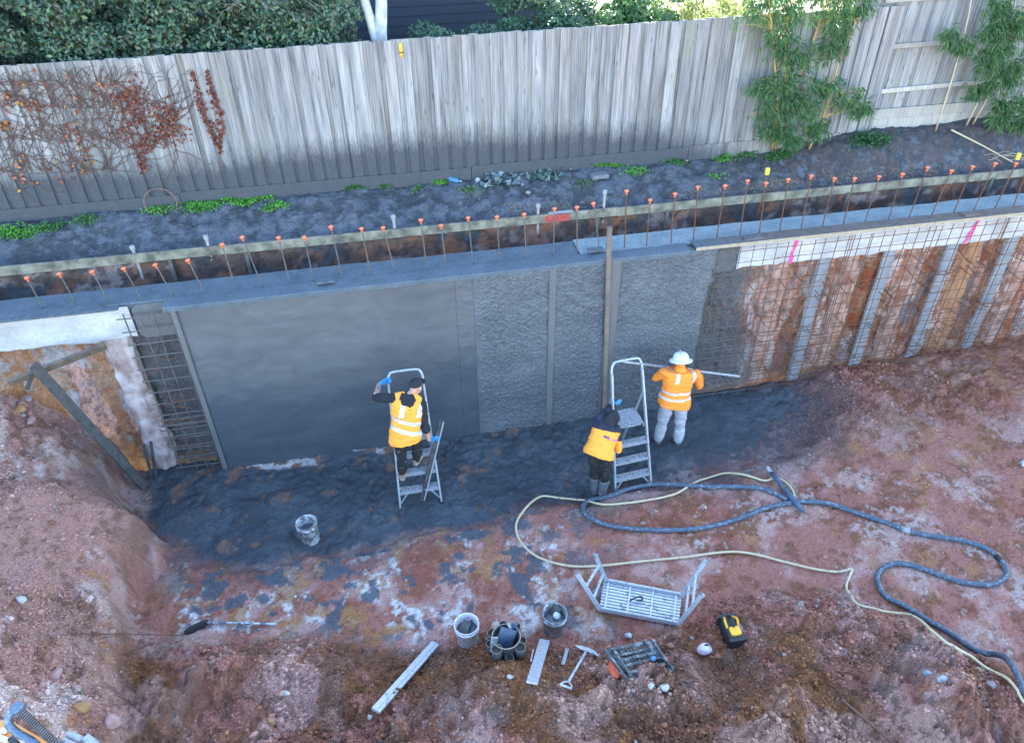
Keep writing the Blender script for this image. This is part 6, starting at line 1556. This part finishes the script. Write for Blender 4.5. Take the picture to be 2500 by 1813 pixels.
# bucket with canvas tool pockets
q = on_ground(1122, 1448); tb = thing('tool_bucket', 'bucket with dark canvas tool pockets and tan trim', 'tool bucket', q)
MB().lathe(q, [(0.135, 0), (0.14, .01), (0.165, .36), (0.168, .37), (0.158, .37), (0.154, .33), (0.13, .15), (0.002, .14)], 24).build('shell', 'dark_canvas', tb, True)
MB().tube([q+np.array([.166*math.cos(a_), .166*math.sin(a_), .37]) for a_ in np.linspace(0, 2*math.pi, 28)], .006, 5).build('rim_trim', 'tan_trim', tb)
for k, a_ in enumerate(np.linspace(0, 2*math.pi, 9)[:-1]):
    rr_ = .045+.012*(k % 2); z0 = .06+.05*(k % 3); h_ = .17+.04*(k % 2); c_ = q+np.array([math.cos(a_)*(.165+rr_*.55), math.sin(a_)*(.165+rr_*.55), z0])
    pk = MB().lathe(c_, [(rr_*.8, 0), (rr_, .03), (rr_*1.1, h_), (rr_*1.04, h_), (rr_*1.0, h_*.82), (.002, h_*.86)], 14).build('pocket', 'dark_canvas', tb, True)
    MB().tube([c_+np.array([rr_*1.08*math.cos(b_), rr_*1.08*math.sin(b_), h_]) for b_ in np.linspace(0, 2*math.pi, 16)], .0028, 4).build('pocket_trim', 'tan_trim', pk)
for (dx, dy, dz, tx_, ty_, tz_, w_, t_, mt, lab) in ((-.05, -.03, .2, .05, .07, .40, .20, .012, 'blue_tool', 'broad blue-grey float standing in the tool bucket'), (-.17, -.06, .2, -.14, -.03, .44, .08, .010, 'hose_pale', 'small pale gauging trowel in a left pocket of the tool bucket'), (.10, .06, .25, .05, .12, .43, .035, .03, 'hose_pale', 'pale tool handle across the tool bucket rim'), (.06, .10, .25, .13, .10, .44, .06, .02, 'blue_tool', 'narrow blue tool at the back of the tool bucket')):
    tag(MB().beam(q+np.array([dx, dy, dz]), q+np.array([tx_, ty_, tz_]), w_, t_, (0, -.8, .6)).build('hand_tool', mt), lab, 'hand tool', 'tools in the tool bucket')

# =================================================================== BOARDS AND TOOLS ON THE GROUND
def flat_bar(pa, pb, w_, t_, mat, name, label, cat, lift=0.02):
    A = on_ground(*pa); B = on_ground(*pb)
    T = np.linspace(0, 1, 20); P = A[None]+(B-A)[None]*T[:, None]; dz = np.max(terrain_h(P[:, 0], P[:, 1])-P[:, 2])*0.9
    A = A+np.array([0, 0, lift+max(0, dz)]); B = B+np.array([0, 0, lift+max(0, dz)])
    o = MB().beam(A, B, w_, t_).build(name, mat); return tag(o, label, cat), A, B
o, A, B = flat_bar((833, 1580), (965, 1430), 0.11, 0.035, 'screed_metal', 'aluminium_screed', 'long pale aluminium screed lying diagonally on the foreground spoil', 'screed', 0.04)
MB().beam(A+np.array([.018, .0, .019])*1, B+np.array([.018, 0, .019]), .012, .004).build('lip', 'splashed_aluminium', o)
flat_bar((1178, 1525), (1206, 1430), 0.125, 0.025, 'screed_metal', 'short_board', 'short wide pale board lying right of the tool bucket', 'board', 0.03)
flat_bar((1247, 1475), (1256, 1442), 0.04, 0.012, 'splashed_aluminium', 'metal_strip', 'small pale metal strip between the short board and the scraper', 'strip', 0.03)
flat_bar((1176, 1468), (1181, 1442), 0.018, 0.012, 'lilac_wrap', 'chalk_pencil', 'thin pink and white stick beside the short board', 'stick', 0.03)
# scraper with D handle
A = on_ground(1259, 1512, 0.03); B = on_ground(1298, 1448, 0.07); d = nrm(B-A); sd2 = nrm(np.cross(d, (0, 0, 1)))
sc_ = thing('floor_scraper', 'white metal scraper with D handle lying on the spoil', 'scraper', (A+B)/2)
MB().tube([A, B], 0.016, 10).build('shaft', 'white_gaiter', sc_, True)
MB().tube([A, A-d*.05+sd2*.05, A-d*.11+sd2*.06], 0.010, 6).build('handle_arm', 'white_gaiter', sc_); MB().tube([A, A-d*.05-sd2*.05, A-d*.11-sd2*.06], 0.010, 6).build('handle_arm', 'white_gaiter', sc_)
MB().tube([A-d*.11+sd2*.068, A-d*.11-sd2*.068], 0.012, 8).build('grip', 'white_gaiter', sc_)
bl_ = [(-.15, .02), (-.09, .065), (0, .08), (.10, .06), (.17, -.03), (.08, -.015), (-.08, -.015)]
V = [B+sd2*x_+d*y_+np.array([0, 0, z_]) for z_ in (0.012, 0.006) for x_, y_ in bl_]
mesh_np('blade', V, [tuple(range(7)), tuple(range(13, 6, -1))]+[(k, (k+1) % 7, 7+(k+1) % 7, 7+k) for k in range(7)], 'white_gaiter', sc_)
# shovel on the left
A = on_ground(612, 1385, 0.03); B = on_ground(462, 1384, 0.06); Cc = on_ground(418, 1402, 0.03)
sh_ = thing('shovel', 'black shovel with striped handle lying at the foot of the left batter', 'shovel', (A+B)/2)
MB().tube([A, B], 0.016, 8).build('handle', 'slurry_bucket', sh_, True)
d = nrm(Cc-B); sd2 = nrm(np.cross(d, (0, 0, 1)))
up_b = nrm(np.array([0, 0, 1.0])*0.9+sd2*0.45); th_b = nrm(np.cross(d, up_b))
MB().loft([(B-d*.02, up_b*.03, th_b*.014), (B+d*.05, up_b*.055, th_b*.014), (B+d*.20, up_b*.06, th_b*.010), (B+d*.29, up_b*.035, th_b*.006)], 14).build('blade', 'black_plastic', sh_)
A = on_ground(160, 1406, .03); B = on_ground(400, 1409, .03)
tag(MB().tube([A, (A+B)/2, B], 0.007, 6).build('steel_rod', 'rust_steel'), 'thin rusty rod lying flat on the lower left batter', 'rod', 'rusty rods on the spoil')
A = on_ground(275, 1452, .03); B = on_ground(345, 1425, .03)
tag(MB().tube([A, B], 0.009, 6).build('steel_rod', 'rust_steel'), 'short rusty rod below the longer one on the left spoil', 'rod', 'rusty rods on the spoil')
A = on_ground(1862, 1553, .05); B = on_ground(1975, 1652, .06)
tag(MB().beam(A, B, .03, .02).build('steel_rod', 'rust_steel'), 'brown rod lying on the right foreground spoil', 'rod', 'rusty rods on the spoil')

# upturned trestle
def z6(x, y): return (1380+x/4.7)/KD, (1330+y/4.7)/KD
def zp(x, y, z): return at_z(*z6(x, y), z)
TL0 = on_ground(*z6(440, 420)); zb_ = max(ground_z(*zp(440, 420, .12)[:2]), ground_z(*zp(1300, 900, .12)[:2]), ground_z(*zp(370, 750, .12)[:2]))+0.03
TL, TR, BR, BL = zp(440, 418, zb_), zp(1335, 590, zb_), zp(1300, 915, zb_), zp(390, 745, zb_)
ts_ = thing('work_trestle', 'aluminium work trestle lying upside down with its legs in the air', 'trestle', (TL+BR)/2)
lerp = lambda a, b, t_: a*(1-t_)+b*t_
for a, b in ((TL, TR), (BL, BR)): MB().beam(a+np.array([0, 0, .03]), b+np.array([0, 0, .03]), .03, .075).build('side_rail', 'splashed_aluminium', ts_)
for t_ in np.linspace(0.08, 0.92, 9):
    MB().beam(lerp(TL, BL, t_)+np.array([0, 0, .008]), lerp(TR, BR, t_)+np.array([0, 0, .008]), .032, .02).build('deck_slat', 'screed_metal', ts_)
MB().add([TL+np.array([0, 0, -.006]), TR+np.array([0, 0, -.006]), BR+np.array([0, 0, -.006]), BL+np.array([0, 0, -.006])], [(0, 1, 2, 3)]).build('deck_sheet', 'splashed_aluminium', ts_)
for t_ in (0.065, 0.35, 0.64, 0.93): MB().beam(lerp(TL, TR, t_)+np.array([0, 0, .026]), lerp(BL, BR, t_)+np.array([0, 0, .026]), .024, .018).build('cross_member', 'screed_metal', ts_)
for (na, nf, fa, ff, rungs) in (((395, 735), (150, 350), (470, 410), (350, 125), (0.30, 0.66)), ((1295, 910), (1560, 580), (1335, 585), (1600, 190), (0.32, 0.62))):
    N0, F0 = zp(*na, zb_+.04), zp(*fa, zb_+.04); N1, F1 = zp(*nf, zb_+.48), zp(*ff, zb_+.48)
    for a, b in ((N0, N1), (F0, F1)):
        lg = MB().beam(a, b, .032, .055, (1, 0, .3)).build('leg', 'splashed_aluminium', ts_); MB().beam(lerp(a, b, .96), b+nrm(b-a)*.03, .042, .065, (1, 0, .3)).build('foot', 'hose_pale', lg)
    for t_ in rungs: MB().beam(lerp(N0, N1, t_), lerp(F0, F1, t_), .03, .045).build('rung', 'splashed_aluminium', ts_)
st = [zp(740, 640, zb_+.06), zp(800, 605, zb_+.08), zp(870, 590, zb_+.07), zp(885, 625, zb_+.06), zp(820, 635, zb_+.06)]
MB().tube(catmull(st, 4), .011, 6).build('strap', 'black_plastic', ts_, True)
tag(MB().lathe(zp(700, 1035, zb_-.03), [(.03, 0), (.033, .01), (.033, .06), (.028, .07), (.004, .072)], 14, axis=(.5, -.5, .6)).build('tin_can', 'screed_metal'), 'small shiny can on the ground below the trestle', 'can')
# dark folded step
zb2 = max(ground_z(*zp(a_, b_, .25)[:2]) for a_, b_ in ((850, 1330), (500, 1220), (930, 1120), (1200, 1420), (800, 1530), (650, 1380)))+.06
A, B, Cc, D_ = zp(490, 1215, zb2+.10), zp(940, 1115, zb2+.12), zp(1235, 1430, zb2+.04), zp(785, 1545, zb2+.04)
fs = thing('folding_step', 'dark grey folding step lying folded on the spoil', 'folding step', (A+Cc)/2)
for a, b in ((A, D_), (B, Cc)): MB().beam(a, b, .03, .07).build('side_rail', 'dark_steel_step', fs)
for t0, t1 in ((0.0, 0.22), (0.38, 0.56), (0.78, 1.0)):
    p0, p1, p2, p3 = lerp(A, D_, t0), lerp(B, Cc, t0), lerp(B, Cc, t1), lerp(A, D_, t1)
    MB().beam(p0, p1, .035, .05).build('tread_edge', 'dark_steel_step', fs); MB().beam(p3, p2, .03, .05).build('tread_edge', 'dark_steel_step', fs)
    for u_ in np.linspace(.08, .92, 11): MB().beam(lerp(p0, p1, u_), lerp(p3, p2, u_), .012, .025).build('tread_rib', 'dark_steel_step', fs)
for a, b in (((460, 1205), (700, 1535)), ((545, 1190), (760, 1510)), ((905, 1090), (1060, 1290)), ((1000, 1085), (1190, 1380))): MB().beam(zp(*a, zb2+.16), zp(*b, zb2+.08), .026, .05).build('leg', 'dark_steel_step', fs)
MB().ell(zp(1010, 1300, zb2+.13), (.035, 0, 0), (0, .035, 0), (0, 0, .03)).build('knob', 'blue_plastic', fs, True)
MB().tube(catmull([zp(1040, 1310, zb2+.15), zp(1110, 1300, zb2+.17), zp(1190, 1360, zb2+.14), zp(1210, 1410, zb2+.12), zp(1150, 1390, zb2+.12)], 5), .006, 5).build('cord', 'black_plastic', fs, True)
# crumpled wrapper and lilac ball
def crumple(px_, py_, r, mat, name, label, cat, seed, sq=(1, 1, .6), dz=0.02):
    q = on_ground(px_, py_); rr = np.random.default_rng(seed); bm = bmesh.new(); bmesh.ops.create_icosphere(bm, subdivisions=3, radius=1)
    dirs = rr.normal(size=(22, 3)); dirs /= np.linalg.norm(dirs, axis=1, keepdims=True); am = rr.uniform(-.22, .16, 22)
    for v in bm.verts:
        c = np.array(v.co[:]); h_ = float(np.sum(am*np.clip((dirs@c-.75)*4, 0, 1))); c = c*(1+h_); v.co = Vector(c*np.array(sq)*r)
    me = bpy.data.meshes.new(name); bm.to_mesh(me); bm.free(); me.materials.append(MATS[mat]); o = bpy.data.objects.new(name, me); o.location = (q[0], q[1], q[2]+dz); link(o); return tag(o, label, cat)
crumple(1362, 1487, .10, 'orange_wrapper', 'crumpled_bag', 'crumpled orange plastic bag tucked under the dark folded step', 'bag', 4, (.75, 1.25, .5), .03)
o = crumple(1560, 1441, .085, 'lilac_wrap', 'crumpled_cup', 'crumpled lilac-white plastic on the spoil left of the yellow tool', 'litter', 6, (1.1, .8, .7), .035)
q = on_ground(1560, 1437); MB().ell((q[0]+.01, q[1]-.005, q[2]+.088), (.03, 0, 0), (0, .015, 0), (0, 0, .012)).build('opening', 'black_plastic', o)
for px_, py_, lab, sd3 in ((2053, 1492, 'left of two broken white shards on the right spoil', 8), (2085, 1505, 'right of two broken white shards on the right spoil', 9)): crumple(px_, py_, .06, 'hose_pale', 'broken_shard', lab, 'shard', sd3, (1, .8, .5), .02)
crumple(655, 1322, .02, 'pale_stone', 'stone_chip', 'white stone chip on the clay shelf below the left bucket', 'chip', 12)
# yellow and black power tool (case with battery)
q = on_ground(1622, 1415); A = on_ground(1612, 1375); up3 = np.array([0, 0, 1.]); d = nrm((A-q)*np.array([1, 1, 0])); sd2 = np.cross(d, up3)
pw = thing('site_radio', 'yellow and black portable site radio lying on the spoil', 'radio', q)
c0 = q+up3*.10+d*.06
MB().loft([(c0-up3*.09, sd2*.11, d*.17), (c0-up3*.02, sd2*.115, d*.18), (c0+up3*.05, sd2*.10, d*.165), (c0+up3*.075, sd2*.075, d*.14)], 20, 5).build('case', 'black_plastic', pw)
MB().loft([(c0+up3*.07-d*.07, sd2*.07, d*.062), (c0+up3*.095-d*.07, sd2*.066, d*.058)], 18, 5).build('battery_cover', 'battery_yellow', pw)
for sg in (-1, 1): MB().tube(catmull([c0+up3*.06+sd2*sg*.07-d*.01, c0+up3*.10+sd2*sg*.078+d*.07, c0+up3*.06+sd2*sg*.05+d*.14], 4), .016, 8).build('guard_bar', 'battery_yellow', pw, True)
MB().tube(catmull([c0+up3*.08+d*.15, c0+up3*.14+d*.08, c0+up3*.13, c0+up3*.085-d*.02], 4), .014, 8).build('carry_handle', 'black_plastic', pw, True)
MB().lathe(c0+sd2*.09+up3*.02, [(.05, 0), (.052, .02), (.03, .028), (.004, .03)], 16, axis=sd2*.8+up3*.6).build('speaker', 'hose_pale', pw)
for sg in (-1, 1): MB().loft([(c0+d*sg*.165-up3*.09, sd2*.125, d*.03), (c0+d*sg*.165+up3*.06, sd2*.11, d*.026)], 16, 5).build('bumper', 'black_plastic', pw)

# =================================================================== MACHINE CORNER (bottom left)
q = on_ground(20, 1640); zq = q[2]+0.35
ex = thing('excavator', 'orange machine corner with steel pipe and coiled hose at the bottom left', 'excavator', (q[0]-.2, q[1]-.3, q[2]))
P = [at_z(-30, 1598, zq+.25), at_z(20, 1592, zq+.25), at_z(135, 1660, zq+.2), at_z(100, 1720, zq+.2), at_z(-60, 1720, zq+.25)]
V = [p_ for p_ in P]+[p_-np.array([0, 0, .5]) for p_ in P]
mesh_np('body', V, [(4, 3, 2, 1, 0), (5, 6, 7, 8, 9)]+[(k, (k+1) % 5, 5+(k+1) % 5, 5+k) for k in range(5)], 'excavator_orange', ex)
for a, b, mt in (((-10, 1628), (18, 1640), 'excavator_cream'), ((22, 1632), (40, 1650), 'excavator_black'), ((44, 1637), (58, 1655), 'excavator_cream'), ((0, 1616), (16, 1618), 'excavator_cream')):
    pa, pb = at_z(*a, zq+.262), at_z(*b, zq+.262); MB().beam(pa, pb, .05, .006).build('stripe', mt, ex)
pipe = [at_z(40, 1565, zq+.5), at_z(22, 1580, zq+.5), at_z(18, 1600, zq+.45), at_z(38, 1622, zq+.38), at_z(70, 1640, zq+.35), at_z(95, 1665, zq+.33)]
MB().tube(catmull(pipe, 5), .034, 12).build('pipe', 'pipe_blue', ex, True)
MB().lathe(at_z(38, 1568, zq+.5)-np.array([0, 0, .03]), [(.04, -.02), (.055, -.01), (.055, .05), (.045, .06)], 14).build('pipe_elbow', 'pipe_blue', ex)
cA, cB = at_z(42, 1570, zq+.5), at_z(120, 1642, zq+.36); cB = cB+(cB-cA)*.25
dd = nrm(cB-cA); u_ = nrm(np.cross(dd, (0, 0, 1))); v_ = np.cross(dd, u_); turns = 26; npt = turns*9
coil = [cA+(cB-cA)*(k/npt)+.030*(math.cos(2*math.pi*k/9)*u_+math.sin(2*math.pi*k/9)*v_) for k in range(npt+1)]
MB().tube(coil, .0065, 5).build('coil_guard', 'spring_steel', ex, True); MB().tube([cA, cB], .021, 8).build('hose_core', 'excavator_black', ex)
for a, b, r_ in (((150, 1625), (190, 1640), .03), ((140, 1640), (175, 1660), .035), ((190, 1632), (215, 1650), .035)):
    MB().tube([at_z(*a, zq+.28), at_z(*b, zq+.25)], r_, 10).build('fitting', 'hose_pale', ex)
